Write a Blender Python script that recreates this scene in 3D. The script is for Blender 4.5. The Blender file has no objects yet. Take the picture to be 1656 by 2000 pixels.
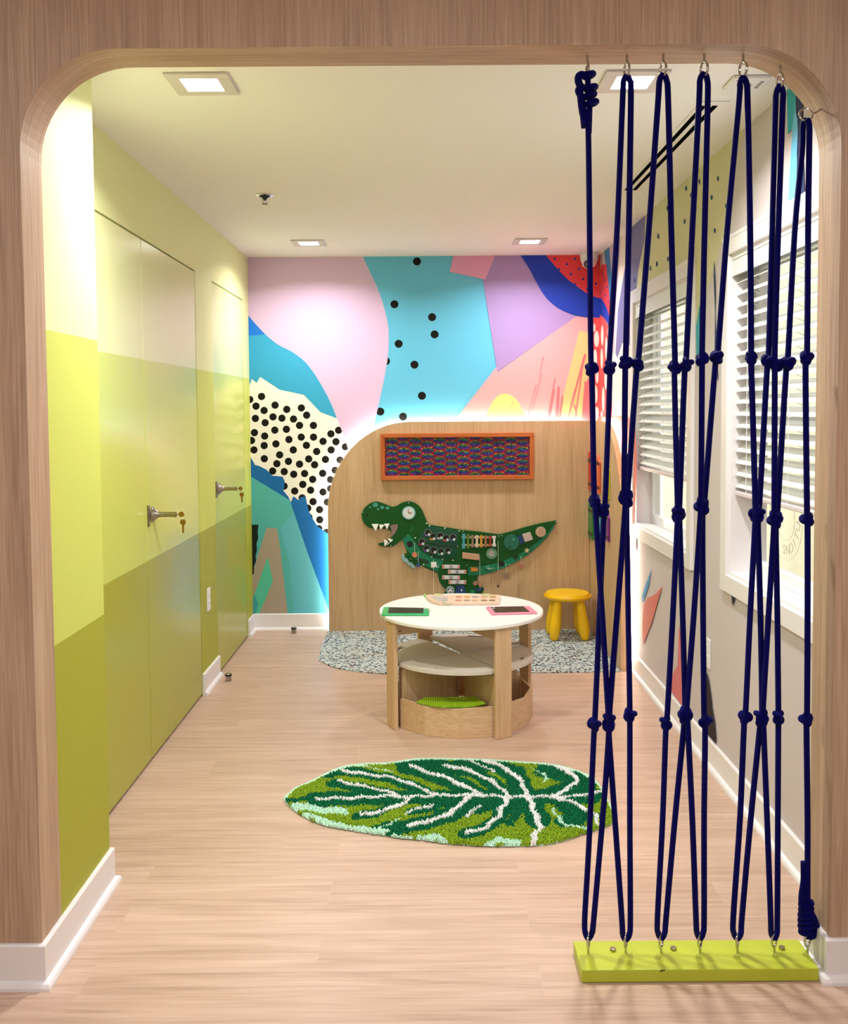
import bpy, bmesh, math, random
from mathutils import Vector, Matrix
random.seed(7)
S = bpy.context.scene
COL = S.collection
PI = math.pi
# ------------------------------------------------------------------ camera
HC = 1.5
F, CY, PIT, ROL, YAW = 1871.5, 896.7, .0508, -.0069, .0004
fw = Vector((math.sin(YAW)*math.cos(PIT), math.cos(YAW)*math.cos(PIT), -math.sin(PIT)))
rt0 = Vector((math.cos(YAW), -math.sin(YAW), 0)); up0 = rt0.cross(fw)
rt = math.cos(ROL)*rt0 + math.sin(ROL)*up0
up = -math.sin(ROL)*rt0 + math.cos(ROL)*up0
cd = bpy.data.cameras.new('camera'); cam = bpy.data.objects.new('camera', cd); COL.objects.link(cam)
M = Matrix(((rt.x, up.x, -fw.x, 0), (rt.y, up.y, -fw.y, 0), (rt.z, up.z, -fw.z, HC), (0, 0, 0, 1)))
cam.matrix_world = M
cd.sensor_fit = 'AUTO'; cd.sensor_width = 36; cd.lens = F/2000*36
cd.shift_y = -(1000-CY)/2000; cd.shift_x = 0; cd.clip_start = .05; cd.clip_end = 100
S.camera = cam
S.view_settings.view_transform = 'Standard'; S.view_settings.look = 'None'
S.view_settings.gamma = 1; S.view_settings.use_curve_mapping = False
S.view_settings.exposure = 0.58

def un(x, y, ax, v):
    """point on a real plane (coordinate ax == v) measured from the photograph"""
    d = fw + rt*((x-828)/F) - up*((y-CY)/F)
    t = (v-(0, 0, HC)[ax])/d[ax]
    return Vector((0, 0, HC)) + d*t

# ------------------------------------------------------------------ world and lights
W = bpy.data.worlds.new('world'); S.world = W; W.use_nodes = True
W.node_tree.nodes['Background'].inputs[0].default_value = (.95, .97, 1, 1)
W.node_tree.nodes['Background'].inputs[1].default_value = 1.3
POWER_ROOM, POWER_BACK, POWER_FRONT, LED = 13.5, 8.8, 30, 110.0
def area(name, loc, size, power, col, rot=(0, 0, 0), sy=None, spread=None):
    l = bpy.data.lights.new(name, 'AREA'); l.energy = power; l.color = col; l.size = size
    if sy: l.shape = 'RECTANGLE'; l.size_y = sy
    if spread: l.spread = spread
    o = bpy.data.objects.new(name, l); o.location = loc; o.rotation_euler = rot; COL.objects.link(o); return o
DL = [(-.69, 3.08), (.668, 3.085), (-.697, 5.955), (.662, 5.955)]
for x, y in DL:
    area('downlight_lamp', (x, y, 2.522), .11, POWER_ROOM if y < 4 else POWER_BACK, (1, .985, .965), spread=math.radians(150))
for x in (-1.6, -.0, 1.6):
    for y in (-1.1, .75):
        area('front_room_lamp', (x, y, 2.84), .3, POWER_FRONT*.33, (1, .965, .94))

# ------------------------------------------------------------------ materials
def H(h, a=1):
    h = h.lstrip('#'); c = [int(h[i:i+2], 16)/255 for i in (0, 2, 4)]
    return tuple((v/12.92 if v <= .04045 else ((v+.055)/1.055)**2.4) for v in c)+(a,)
MATS = {}
def mat(name, col, rough=.5, metal=0, emis=0, bump=None, spec=None, coat=0):
    if name in MATS: return MATS[name]
    m = bpy.data.materials.new(name); m.use_nodes = True; nt = m.node_tree; b = nt.nodes['Principled BSDF']
    c = H(col) if isinstance(col, str) else col
    b.inputs['Base Color'].default_value = c; b.inputs['Roughness'].default_value = rough; b.inputs['Metallic'].default_value = metal
    if spec is not None: b.inputs['Specular IOR Level'].default_value = spec
    if coat: b.inputs['Coat Weight'].default_value = coat
    if emis: b.inputs['Emission Color'].default_value = c; b.inputs['Emission Strength'].default_value = emis
    n = nt.nodes.new('ShaderNodeTexNoise'); tc = nt.nodes.new('ShaderNodeTexCoord'); nt.links.new(tc.outputs['Object'], n.inputs['Vector'])
    n.inputs['Scale'].default_value = bump[0] if bump else 45; n.inputs['Detail'].default_value = 3
    bp = nt.nodes.new('ShaderNodeBump'); bp.inputs['Strength'].default_value = bump[1] if bump else .02; bp.inputs['Distance'].default_value = .01
    nt.links.new(n.outputs[0], bp.inputs['Height']); nt.links.new(bp.outputs[0], b.inputs['Normal'])
    MATS[name] = m; return m
def nodes(name, rough=.5, spec=None):
    m = bpy.data.materials.new(name); m.use_nodes = True; nt = m.node_tree; b = nt.nodes['Principled BSDF']
    b.inputs['Roughness'].default_value = rough
    if spec is not None: b.inputs['Specular IOR Level'].default_value = spec
    MATS[name] = m
    return m, nt, b, nt.nodes.new, nt.links.new
def ramp(nt, pts, const=False):
    r = nt.nodes.new('ShaderNodeValToRGB'); cr = r.color_ramp
    if const: cr.interpolation = 'CONSTANT'
    while len(cr.elements) < len(pts): cr.elements.new(.5)
    for e, (p, c) in zip(cr.elements, pts): e.position = p; e.color = H(c) if isinstance(c, str) else c
    return r
def wood(name, c0, c1, c2, axis=2, fine=170, rough=.5, along=4.0, uv=False):
    m, nt, b, N, L = nodes(name, rough)
    tc = N('ShaderNodeTexCoord')
    def nz(sc, al, det, dist=0):
        mp = N('ShaderNodeMapping'); v = [sc]*3; v[axis] = al; mp.inputs['Scale'].default_value = v
        L(tc.outputs['UV' if uv else 'Object'], mp.inputs['Vector'])
        n = N('ShaderNodeTexNoise'); n.inputs['Scale'].default_value = 1; n.inputs['Detail'].default_value = det
        n.inputs['Distortion'].default_value = dist; L(mp.outputs[0], n.inputs['Vector']); return n
    a = nz(fine, along, 4, .3); c = nz(fine*.09, along*.22, 2, .6)
    mx = N('ShaderNodeMath'); mx.operation = 'MULTIPLY_ADD'; mx.inputs[1].default_value = .62
    m2 = N('ShaderNodeMath'); m2.operation = 'MULTIPLY'; m2.inputs[1].default_value = .38
    L(c.outputs[0], m2.inputs[0]); L(a.outputs[0], mx.inputs[0]); L(m2.outputs[0], mx.inputs[2])
    r = ramp(nt, [(.3, c0), (.5, c1), (.66, c2)]); L(mx.outputs[0], r.inputs[0]); L(r.outputs[0], b.inputs['Base Color'])
    bp = N('ShaderNodeBump'); bp.inputs['Strength'].default_value = .12; bp.inputs['Distance'].default_value = .002
    L(a.outputs[0], bp.inputs['Height']); L(bp.outputs[0], b.inputs['Normal'])
    return m
WOODWALL = wood('oak laminate', '#9c8069', '#b89b82', '#cab095', 2)
WOODNICHE = wood('niche oak', '#b3916a', '#c7a67f', '#d2b28e', 2, fine=150)
WOODTABLE = wood('table oak', '#c29d74', '#d4b28a', '#dfc19b', 2, fine=110)
WOODTABLEX = wood('table oak across', '#c29d74', '#d4b28a', '#dfc19b', 0, fine=110)
def floormat():
    m, nt, b, N, L = nodes('floor planks', .38)
    tc = N('ShaderNodeTexCoord')
    br = N('ShaderNodeTexBrick'); mp0 = N('ShaderNodeMapping'); mp0.inputs['Location'].default_value = (.3, .05, 0)
    L(tc.outputs['Object'], mp0.inputs['Vector']); L(mp0.outputs[0], br.inputs['Vector'])
    br.inputs['Scale'].default_value = 1; br.inputs['Brick Width'].default_value = 1.2; br.inputs['Row Height'].default_value = .152
    br.inputs['Mortar Size'].default_value = .0011; br.inputs['Mortar Smooth'].default_value = .3
    br.inputs['Color1'].default_value = (.35, .35, .35, 1); br.inputs['Color2'].default_value = (.65, .65, .65, 1); br.inputs['Mortar'].default_value = (.42, .42, .42, 1)
    vm = N('ShaderNodeVectorMath'); vm.operation = 'MULTIPLY_ADD'; vm.inputs[1].default_value = (0, 0, 9); L(br.outputs[0], vm.inputs[0]); L(tc.outputs['Object'], vm.inputs[2])
    def nz(sx, sy, det, dist):
        mp = N('ShaderNodeMapping'); mp.inputs['Scale'].default_value = (sx, sy, 1); L(vm.outputs[0], mp.inputs['Vector'])
        n = N('ShaderNodeTexNoise'); n.inputs['Scale'].default_value = 1; n.inputs['Detail'].default_value = det; n.inputs['Distortion'].default_value = dist
        L(mp.outputs[0], n.inputs['Vector']); return n
    a = nz(3.5, 95, 5, .4); c = nz(1.3, 16, 3, 1.2)
    s = N('ShaderNodeMath'); s.operation = 'ADD'; L(a.outputs[0], s.inputs[0]); L(c.outputs[0], s.inputs[1])
    s2 = N('ShaderNodeMath'); s2.operation = 'MULTIPLY_ADD'; s2.inputs[1].default_value = .42; L(s.outputs[0], s2.inputs[0])
    s3 = N('ShaderNodeMath'); s3.operation = 'MULTIPLY'; s3.inputs[1].default_value = .16; L(br.outputs[0], s3.inputs[0]); L(s3.outputs[0], s2.inputs[2])
    r = ramp(nt, [(.32, '#a98b78'), (.48, '#c0a28e'), (.63, '#d0b3a1')]); L(s2.outputs[0], r.inputs[0]); L(r.outputs[0], b.inputs['Base Color'])
    bp = N('ShaderNodeBump'); bp.inputs['Strength'].default_value = .08; bp.inputs['Distance'].default_value = .002; L(a.outputs[0], bp.inputs['Height']); L(bp.outputs[0], b.inputs['Normal'])
    return m
FLOOR = floormat()
def bands(name, rough, cols):
    m, nt, b, N, L = nodes(name, rough)
    b.inputs['Specular IOR Level'].default_value = .34
    g = N('ShaderNodeNewGeometry'); sp = N('ShaderNodeSeparateXYZ'); L(g.outputs['Position'], sp.inputs[0])
    dv = N('ShaderNodeMath'); dv.operation = 'DIVIDE'; dv.inputs[1].default_value = 3; L(sp.outputs[2], dv.inputs[0])
    r = ramp(nt, [(0, cols[0]), (.858/3, cols[1]), (1.713/3, cols[2])], True); L(dv.outputs[0], r.inputs[0]); L(r.outputs[0], b.inputs['Base Color'])
    return m
GREENS = ('#a8ac35', '#cfda69', '#e6ecaf')
BANDWALL = bands('banded wall paint', .55, GREENS)
BANDDOOR = bands('banded door gloss paint', .22, GREENS)
WHITE = mat('white trim paint', '#ebe8ea', .35)
CEIL = mat('ceiling paint', '#f3f2ee', .8)
GAP = mat('dark shadow gap', '#2a2a18', .9)
STEEL = mat('brushed nickel', '#a59c90', .28, 1)
CHROME = mat('chrome', '#c9c9c9', .12, 1)
BRASS = mat('brass', '#a8813f', .3, 1)
BLACK = mat('black plastic', '#0b0b0c', .4)
WPL = mat('white plastic', '#eeeeee', .35)
DIFF = mat('lit diffuser', '#fffaf0', .5, emis=16)
VOID = mat('unlit slot', '#020202', .95, spec=.02)
ROPE = mat('navy braided rope', (.001, .0015, .19, 1), .6, bump=(900, .9), spec=.12)
PLANKG = mat('lime painted plank', '#b9c434', .42)

# ------------------------------------------------------------------ mesh builder
def wl(o):
    v = Vector((0, 0, 0))
    while o: v += o.location; o = o.parent
    return v
def tag(o, label=None, cat=None, group=None, kind=None):
    if label: o['label'] = label
    if cat: o['category'] = cat
    if group: o['group'] = group
    if kind: o['kind'] = kind
    return o
def empty(name, loc, label=None, cat=None, group=None):
    o = bpy.data.objects.new(name, None); o.location = loc; COL.objects.link(o); o.empty_display_size = .05
    return tag(o, label, cat, group)
class MB:
    def __init__(s): s.v = []; s.f = []; s.m = []; s.c = 0
    def add(s, vs, fs, mi=0):
        b = len(s.v); s.v += [Vector(v) for v in vs]; s.f += [[b+i for i in f] for f in fs]; s.m += [mi]*len(fs); return s
    def box(s, a, b, mi=0):
        x0, y0, z0 = a; x1, y1, z1 = b
        return s.add([(x0, y0, z0), (x1, y0, z0), (x1, y1, z0), (x0, y1, z0), (x0, y0, z1), (x1, y0, z1), (x1, y1, z1), (x0, y1, z1)],
                     [(0, 3, 2, 1), (4, 5, 6, 7), (0, 1, 5, 4), (1, 2, 6, 5), (2, 3, 7, 6), (3, 0, 4, 7)], mi)
    def prism(s, pts, vec, mi=0):
        n = len(pts); p = [Vector(q) for q in pts]; vec = Vector(vec)
        return s.add(p+[q+vec for q in p], [list(range(n))[::-1], list(range(n, 2*n))]+[(i, (i+1) % n, n+(i+1) % n, n+i) for i in range(n)], mi)
    def poly(s, pts, mi=0): return s.add(pts, [list(range(len(pts)))], mi)
    def tube(s, pts, r, n=8, closed=False, mi=0, caps=True):
        pts = [Vector(p) for p in pts]; N = len(pts); rs = r if isinstance(r, (list, tuple)) else [r]*N
        vs = []; prev = None
        for i, p in enumerate(pts):
            if closed: t = pts[(i+1) % N]-pts[i-1]
            else: t = pts[min(i+1, N-1)]-pts[max(i-1, 0)]
            if t.length < 1e-9: t = Vector((0, 0, 1))
            t.normalize()
            if prev is None: a = t.orthogonal().normalized()
            else:
                a = prev-t*prev.dot(t)
                a = a.normalized() if a.length > 1e-6 else t.orthogonal().normalized()
            prev = a; b = t.cross(a)
            for k in range(n):
                th = 2*PI*k/n; vs.append(p+(a*math.cos(th)+b*math.sin(th))*rs[i])
        fs = []
        for i in range(N if closed else N-1):
            j = (i+1) % N
            for k in range(n): fs.append((i*n+k, i*n+(k+1) % n, j*n+(k+1) % n, j*n+k))
        if not closed and caps: fs += [list(range(n))[::-1], [(N-1)*n+k for k in range(n)]]
        return s.add(vs, fs, mi)
    def cyl(s, a, b, r0, r1=None, n=24, mi=0): return s.tube([a, b], [r0, r0 if r1 is None else r1], n, mi=mi)
    def lathe(s, o, prof, n=32, mi=0, ax=Vector((0, 0, 1))):
        o = Vector(o); ax = Vector(ax).normalized()
        return s.tube2(o, ax, prof, n, mi)
    def tube2(s, o, ax, prof, n, mi):
        a = ax.orthogonal().normalized(); b = ax.cross(a); vs = []
        for r, h in prof:
            for k in range(n):
                th = 2*PI*k/n; vs.append(o+ax*h+(a*math.cos(th)+b*math.sin(th))*max(r, 1e-4))
        P = len(prof); fs = [(i*n+k, i*n+(k+1) % n, (i+1)*n+(k+1) % n, (i+1)*n+k) for i in range(P-1) for k in range(n)]
        fs += [list(range(n))[::-1], [(P-1)*n+k for k in range(n)]]
        return s.add(vs, fs, mi)
    def build(s, name, mats, parent=None, smooth=False, bevel=0, flat=False, seg=2):
        o0 = wl(parent) if parent else Vector((0, 0, 0))
        me = bpy.data.meshes.new(name)
        me.from_pydata([tuple(v-o0) for v in s.v], [], s.f)
        for m in (mats if isinstance(mats, (list, tuple)) else [mats]): me.materials.append(m)
        me.polygons.foreach_set('material_index', s.m)
        if not flat:
            bm = bmesh.new(); bm.from_mesh(me); bmesh.ops.recalc_face_normals(bm, faces=bm.faces); bm.to_mesh(me); bm.free()
        o = bpy.data.objects.new(name, me); COL.objects.link(o)
        if parent: o.parent = parent
        if smooth:
            me.polygons.foreach_set('use_smooth', [True]*len(me.polygons))
            try: me.set_sharp_from_angle(angle=math.radians(42))
            except Exception: pass
        if bevel:
            md = o.modifiers.new('bevel', 'BEVEL'); md.width = bevel; md.segments = seg; md.limit_method = 'ANGLE'; md.angle_limit = math.radians(40)
        return o
def struct(o): o['kind'] = 'structure'; return o
def cr(pts, n=6, closed=False):
    pts = [Vector(p) for p in pts]; N = len(pts); out = []
    for i in range(N if closed else N-1):
        if closed: p0, p1, p2, p3 = pts[i-1], pts[i], pts[(i+1) % N], pts[(i+2) % N]
        else: p0, p1, p2, p3 = pts[max(i-1, 0)], pts[i], pts[i+1], pts[min(i+2, N-1)]
        for k in range(n):
            t = k/n; out.append(.5*((2*p1)+(p2-p0)*t+(2*p0-5*p1+4*p2-p3)*t*t+(3*p1-p0-3*p2+p3)*t**3))
    if not closed: out.append(pts[-1])
    return out
def arc(cx, cy, r, a0, a1, n=12):
    return [(cx+r*math.cos(math.radians(a0+(a1-a0)*i/n)), cy+r*math.sin(math.radians(a0+(a1-a0)*i/n))) for i in range(n+1)]

# ------------------------------------------------------------------ the setting
XL, XR, YB, ZC = -1.1766, 1.1982, 6.515, 2.537
XFL, XFR, YF, YJ, YP, ZA = -1.0072, 1.0538, 2.441, 2.576, 2.983, 2.408
struct(MB().box((-3.2, -2.6, -.05), (1.34, 6.65, 0)).build('floor', FLOOR))
struct(MB().box((1.34, -2.6, -.05), (3.2, 2.9, 0)).build('floor', FLOOR))
struct(MB().box((-1.45, 2.5, ZC), (1.34, 6.65, ZC+.08)).build('ceiling', CEIL))
FR = mat('front room paint', '#cfc3bb', .8)
struct(MB().box((-3.2, -2.6, 2.86), (3.2, YF+.1, 2.94)).build('ceiling', mat('front room ceiling', '#e4dfd8', .8)))
struct(MB().box((-3.2, -2.68, 0), (3.2, -2.6, 2.9)).build('wall_front', FR))
struct(MB().box((-3.28, -2.6, 0), (-3.2, YF+.1, 2.9)).build('wall_west', FR))
struct(MB().box((3.2, -2.6, 0), (3.28, YF+.1, 2.9)).build('wall_east', FR))
# the oak wall with the rounded opening
R = .25
outl = [(-3.2, 0), (XFL, 0)] + arc(XFL+R, ZA-R, R, 180, 90, 16) + arc(XFR-R, ZA-R, R, 90, 0, 16) + [(XFR, 0), (3.2, 0), (3.2, 2.9), (-3.2, 2.9)]
aw = MB(); n = len(outl)
aw.poly([(x, YF, z) for x, z in outl]); aw.poly([(x, YJ, z) for x, z in outl][::-1])
for i in range(n):
    a, b = outl[i], outl[(i+1) % n]; aw.add([(a[0], YF, a[1]), (b[0], YF, b[1]), (b[0], YJ, b[1]), (a[0], YJ, a[1])], [(0, 1, 2, 3)], 1 if 2 <= i <= n-6 else 0)
WSOF = wood('oak laminate soffit', '#9c8069', '#b89b82', '#cab095', 0, fine=120, uv=True)
o = struct(aw.build('wall_arch', [WOODWALL, WSOF], smooth=False, bevel=.0015, seg=1))
uvl = o.data.uv_layers.new(name='UVMap'); cum = [0]
for i in range(1, n): cum.append(cum[-1]+math.hypot(outl[i][0]-outl[i-1][0], outl[i][1]-outl[i-1][1]))
for pl in o.data.polygons:
    for li in pl.loop_indices:
        co = o.data.vertices[o.data.loops[li].vertex_index].co
        k = min(range(n), key=lambda i: abs(outl[i][0]-co.x)+abs(outl[i][1]-co.z)); uvl.data[li].uv = (cum[k], co.y)
# left pilaster and left wall
struct(MB().box((-1.45, YJ, 0), (XFL, YP, ZC)).build('wall_pilaster', BANDWALL))
lw = MB(); T = .12
DOORS = [(3.10, 4.998), (5.393, 6.305)]; DZ = 2.232
ys = [YP, 3.10, 4.998, 5.393, 6.305, YB]
for a, b in ((YP, 3.10), (4.998, 5.393), (6.305, YB+.1)): lw.box((XL-T, a, 0), (XL, b, ZC))
for a, b in DOORS: lw.box((XL-T, a, DZ), (XL, b, ZC))
struct(lw.build('wall_left', BANDWALL))
struct(MB().box((-1.45, YP, 0), (XL-T-.001, YB+.1, ZC)).build('wall_backing', GAP))
def leaf(name, y0, y1, hinge, edge):
    g = .0035
    d = MB().box((XL-.045, y0+g, .012), (XL-.0015, y1-g, DZ-.007)).build(name, BANDDOOR, bevel=.0015, seg=1)
    return struct(d)
d1 = leaf('door_1', 3.10, 4.052, 0, 0); d2 = leaf('door_2', 4.052, 4.998, 0, 0); d3 = leaf('door_3', 5.393, 6.305, 0, 0)
# handles are parts of the doors
def handle(door, y, z):
    MB().box((XL-.002, y-.024, z-.046), (XL+.004, y+.002, z+.046)).build('latch_plate', STEEL, door, bevel=.001)
    h = MB()
    h.lathe((XL-.001, y+.045, z), [(.034, 0), (.034, .006), (.029, .010), (.024, .016), (.016, .024), (.013, .032)], ax=(1, 0, 0))
    h.build('door_rose', STEEL, door, smooth=True)
    k = MB(); k.lathe((XL+.028, y+.045, z), [(.0115, 0), (.0115, .068), (.0125, .070), (.0125, .076), (.009, .078)], ax=(1, 0, 0), n=24)
    k.build('door_knob', STEEL, door, smooth=True)
    return (XL+.106, y+.045, z)
def keyset(p, label):
    x, y, z = p
    t = empty('door_keys', (x, y, z), label, 'keys', 'keys in the green doors')
    k = MB(); k.lathe((x, y, z), [(.002, 0), (.002, .012)], ax=(1, 0, 0), n=8); k.lathe((x+.021, y-.0015, z), [(.012, 0), (.012, .003)], ax=(0, 1, 0), n=14)
    k.build('inserted_key', BRASS, t)
    ring = MB().tube([(x+.026+.011*math.cos(a), y+.004*math.sin(a), z-.012+.013*math.sin(a)) for a in [2*PI*i/16 for i in range(16)]], .0009, 6, True)
    ring.build('key_ring', CHROME, t, smooth=True)
    h = MB(); cx, cz = x+.027, z-.038
    pts = [(cx-.012, cz+.010), (cx-.006, cz+.016), (cx+.006, cz+.016), (cx+.012, cz+.010), (cx+.013, cz), (cx+.005, cz-.010), (cx+.004, cz-.040), (cx, cz-.046), (cx-.004, cz-.040), (cx-.004, cz-.010), (cx-.013, cz)]
    h.prism([(a, y-.001, b) for a, b in pts], (0, .002, 0)); h.build('hanging_key', BRASS, t)
p1 = handle(d2, 4.085, 1.058); p2 = handle(d3, 5.43, 1.06)
keyset(p1, 'brass keys hanging from the lock of the wide green door nearer the arch')
keyset(p2, 'brass keys hanging from the lock of the narrow green door near the back wall')

# mural walls ------------------------------------------------------
MUR = {}
def P(c):
    if c not in MUR: MUR[c] = len(MUR)
    return MUR[c]
class Mural:
    def __init__(s, ax, v, e): s.mb = MB(); s.ax = ax; s.v = v; s.e = e; s.k = 0
    def at(s, x, y): return un(x, y, s.ax, s.v+s.e*s.k)
    def poly(s, c, pts, px=True):
        s.k += 1; s.mb.poly([s.at(*p) if px else p for p in pts], P(c))
    def smooth(s, c, pts, n=5): s.poly(c, [(q.x, q.y) for q in cr([(a, b, 0) for a, b in pts], n, True)])
    def dots(s, c, pts, r, sq=1):
        s.k += 1
        for x, y in pts:
            rr = r; s.mb.poly([s.at(x+rr*math.cos(a)*sq, y+rr*math.sin(a)) for a in [2*PI*i/20 for i in range(20)]], P(c))
    def stroke(s, c, pts, w0, w1):
        s.k += 1; p = [Vector((a, b)) for a, b in pts]; L, Rr = [], []
        for i, q in enumerate(p):
            t = (p[min(i+1, len(p)-1)]-p[max(i-1, 0)]).normalized(); nn = Vector((-t.y, t.x)); w = (w0+(w1-w0)*i/max(1, len(p)-1))/2
            L.append(q+nn*w); Rr.append(q-nn*w)
        s.mb.poly([s.at(*q) for q in L+Rr[::-1]], P(c))
m = Mural(1, YB, -.00025)
CYAN, PINK, LIL, BLK, DOTW = '#66c0e4', '#d8bcde', '#a88fc8', '#020202', '#f3f0ea'
m.mb.poly([(XL-.01, YB, 0), (XR+.01, YB, 0), (XR+.01, YB, ZC), (XL-.01, YB, ZC)], P(CYAN))
m.dots(BLK, [(470+x/4.246, 480+y/4.246) for x, y in [(1462, 130), (1275, 485), (1587, 592), (1608, 735), (1310, 813), (1441, 986), (1503, 1244), (1346, 1417), (1158, 1375), (1205, 957)]], 7.9)
m.poly(DOTW, [(484, 720), (700, 760), (700, 1060), (484, 1010)])
D1 = [(173, 1250), (127, 1330), (194, 1366), (285, 1322), (382, 1357), (503, 1345), (547, 1405), (268, 1419), (342, 1430), (438, 1437), (122, 1432), (203, 1468), (488, 1490), (603, 1490), (283, 1529), (379, 1522), (748, 1560), (812, 1530), (114, 1550), (199, 1578), (502, 1587), (604, 1587), (400, 1607), (683, 1622), (790, 1625), (195, 1657), (292, 1643), (545, 1655), (868, 1668), (75, 1275), (90, 1615)]
D2 = [(436, 207), (110, 207), (750, 207), (630, 220), (323, 248), (196, 280), (564, 282), (396, 302), (300, 321), (488, 325), (613, 330), (703, 286), (824, 290), (265, 382), (361, 387), (440, 409), (530, 403), (680, 401), (783, 375), (597, 451), (515, 493), (745, 453), (580, 541), (448, 548), (360, 507), (683, 556), (745, 528), (600, 636), (510, 605), (718, 640), (556, 690), (655, 702), (566, 765), (656, 786), (648, 860), (712, 890)]
m.dots(BLK, [(470+x/4.246, 480+y/4.246) for x, y in D1]+[(470+x/4.246, 830+y/4.246) for x, y in D2], 7.2)
edge = [(708, 500), (722, 530), (736, 560), (747, 590), (755, 620), (759, 650), (758, 690), (753, 725), (745, 765), (735, 810), (727, 850), (720, 900)]
curve = [(484, 615), (500, 634), (518, 653), (543, 673), (570, 687), (595, 706), (614, 730), (631, 758), (645, 785), (658, 817), (670, 848), (683, 885)]
sm = lambda L_, n=5: [(q.x, q.y) for q in cr([(a, b, 0) for a, b in L_], n)]
m.poly(PINK, [(478, 495)]+sm(edge)+sm(curve)[::-1]+[(478, 612)])
jag = [(658, 817), (626, 805), (593, 771), (546, 761), (508, 736), (501, 748), (492, 740), (486, 757), (480, 757)]
m.poly('#3aa3cf', sm(curve[:10])+jag+[(480, 610)])
m.poly('#1e78dc', [(480, 610), (484, 615), (500, 634), (518, 653), (500, 655), (480, 656)])
jb = [(480, 884), (491, 895), (498, 908), (506, 910), (520, 917), (532, 929), (552, 931), (556, 940), (555, 952), (553, 958), (563, 970), (568, 981), (573, 969), (583, 977), (587, 971), (597, 970), (600, 986), (604, 1000), (610, 1012), (620, 1028), (641, 1043), (660, 1050)]
m.poly('#1668b0', jb+[(660, 1240), (480, 1240)])
m.poly('#54b3b3', [(480, 925), (492, 932), (566, 977), (600, 1078), (645, 1205), (660, 1240), (480, 1240)])
m.poly('#5fb6c9', [(546, 1034), (566, 1100), (577, 1240), (660, 1240), (600, 1078), (572, 1000)])
m.poly('#a99c8c', [(521, 1030), (541, 1032), (547, 1070), (562, 1200), (560, 1240), (497, 1240), (480, 1160), (495, 1113)])
m.poly('#55c3a6', [(523, 1087), (533, 1135), (507, 1197), (490, 1240), (480, 1240), (480, 1200), (497, 1160)])
m.poly('#3f9fae', [(480, 1240), (497, 1160), (504, 1180), (494, 1220)])
m.poly('#0c1c14', [(480, 1024), (505, 1025), (503, 1040), (504.5, 1050), (501, 1062), (502, 1075), (499, 1085), (500, 1096), (496, 1106), (496, 1120), (480, 1135)])
m.poly('#f0a9ad', [(870, 850), (887, 822), (970, 716), (972, 726), (1127, 617), (1180, 600), (1180, 1240), (870, 1240)])
m.poly(LIL, [(966, 495), (943, 546), (971, 726), (1127, 617), (1185, 590), (1185, 495)])
m.poly('#dda0c4', [(886, 495), (878, 531), (948, 546), (968, 495)])
m.smooth('#f2dd86', [(944, 835), (954, 800), (968, 777), (986, 769), (1005, 777), (1019, 798), (1031, 835), (1030, 870), (945, 870)])
m.poly('#f1c98c', [(1131, 646), (1150, 649), (1163, 668), (1158, 735), (1139, 835), (1082, 870), (1086, 840), (1093, 800), (1108, 740)])
for a, b, w0, w1 in [((1061, 697), (1052, 740), 2, .5), ((1058, 730), (1040, 800), 1.2, 1), ((1084, 740), (1068, 822), 2.2, 1), ((1091, 755), (1087, 825), 4, 7), ((1083, 760), (1070, 830), 2, 4), ((1099, 772), (1092, 825), 3, 5), ((1143, 692), (1124, 760), 5, 3), ((1124, 760), (1106, 830), 4, 2), ((1140, 700), (1122, 825), 2, 3), ((1121, 790), (1131, 825), 3, 1), ((1145, 745), (1140, 835), 7, 11), ((1003, 783), (993, 806), 1, .4), ((1047, 752), (1028, 822), 1.2, .8), ((1151, 740), (1148, 835), 8, 14)]:
    m.stroke('#e4737c', [a, b], w0, w1)
RED, NAVY = '#e2474f', '#1f3fb4'
m.poly(RED, [(1060, 495), (1185, 495), (1185, 600), (1063, 560)])
rd = [(1083, 506), (1107, 516), (1123, 505.5), (1131, 525), (1115, 535.5), (1139, 545), (1123, 555), (1147, 564.5), (1164, 554), (1155, 520), (1092, 526)]
m.dots('#2a3fa0', rd, 2.3)
up_e = [(1063, 495), (1085, 521), (1106, 543), (1125, 558), (1148, 574), (1169, 582), (1185, 586)]
lo_e = [(1014, 495), (1032, 522), (1048, 552), (1064, 578), (1080, 594), (1100, 607), (1125, 616), (1150, 620), (1185, 622)]
m.poly(NAVY, sm(lo_e)+sm(up_e)[::-1])
m.poly('#f0565a', [(1157, 620), (1185, 622), (1185, 900), (1160, 900)])
m.k += 1
for i, (x, y, w, h) in enumerate([(1165, 662, 5, 16), (1162, 702, 4, 20), (1166, 735, 3, 14), (1163, 770, 4, 18), (1165, 808, 4, 14), (1160, 640, 3, 8)]):
    m.mb.poly([m.at(x+w*math.cos(a), y+h*math.sin(a)) for a in [2*PI*k/16 for k in range(16)]], P('#f6ebe6'))
mural_mats = None
mb_back = m.mb
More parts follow.
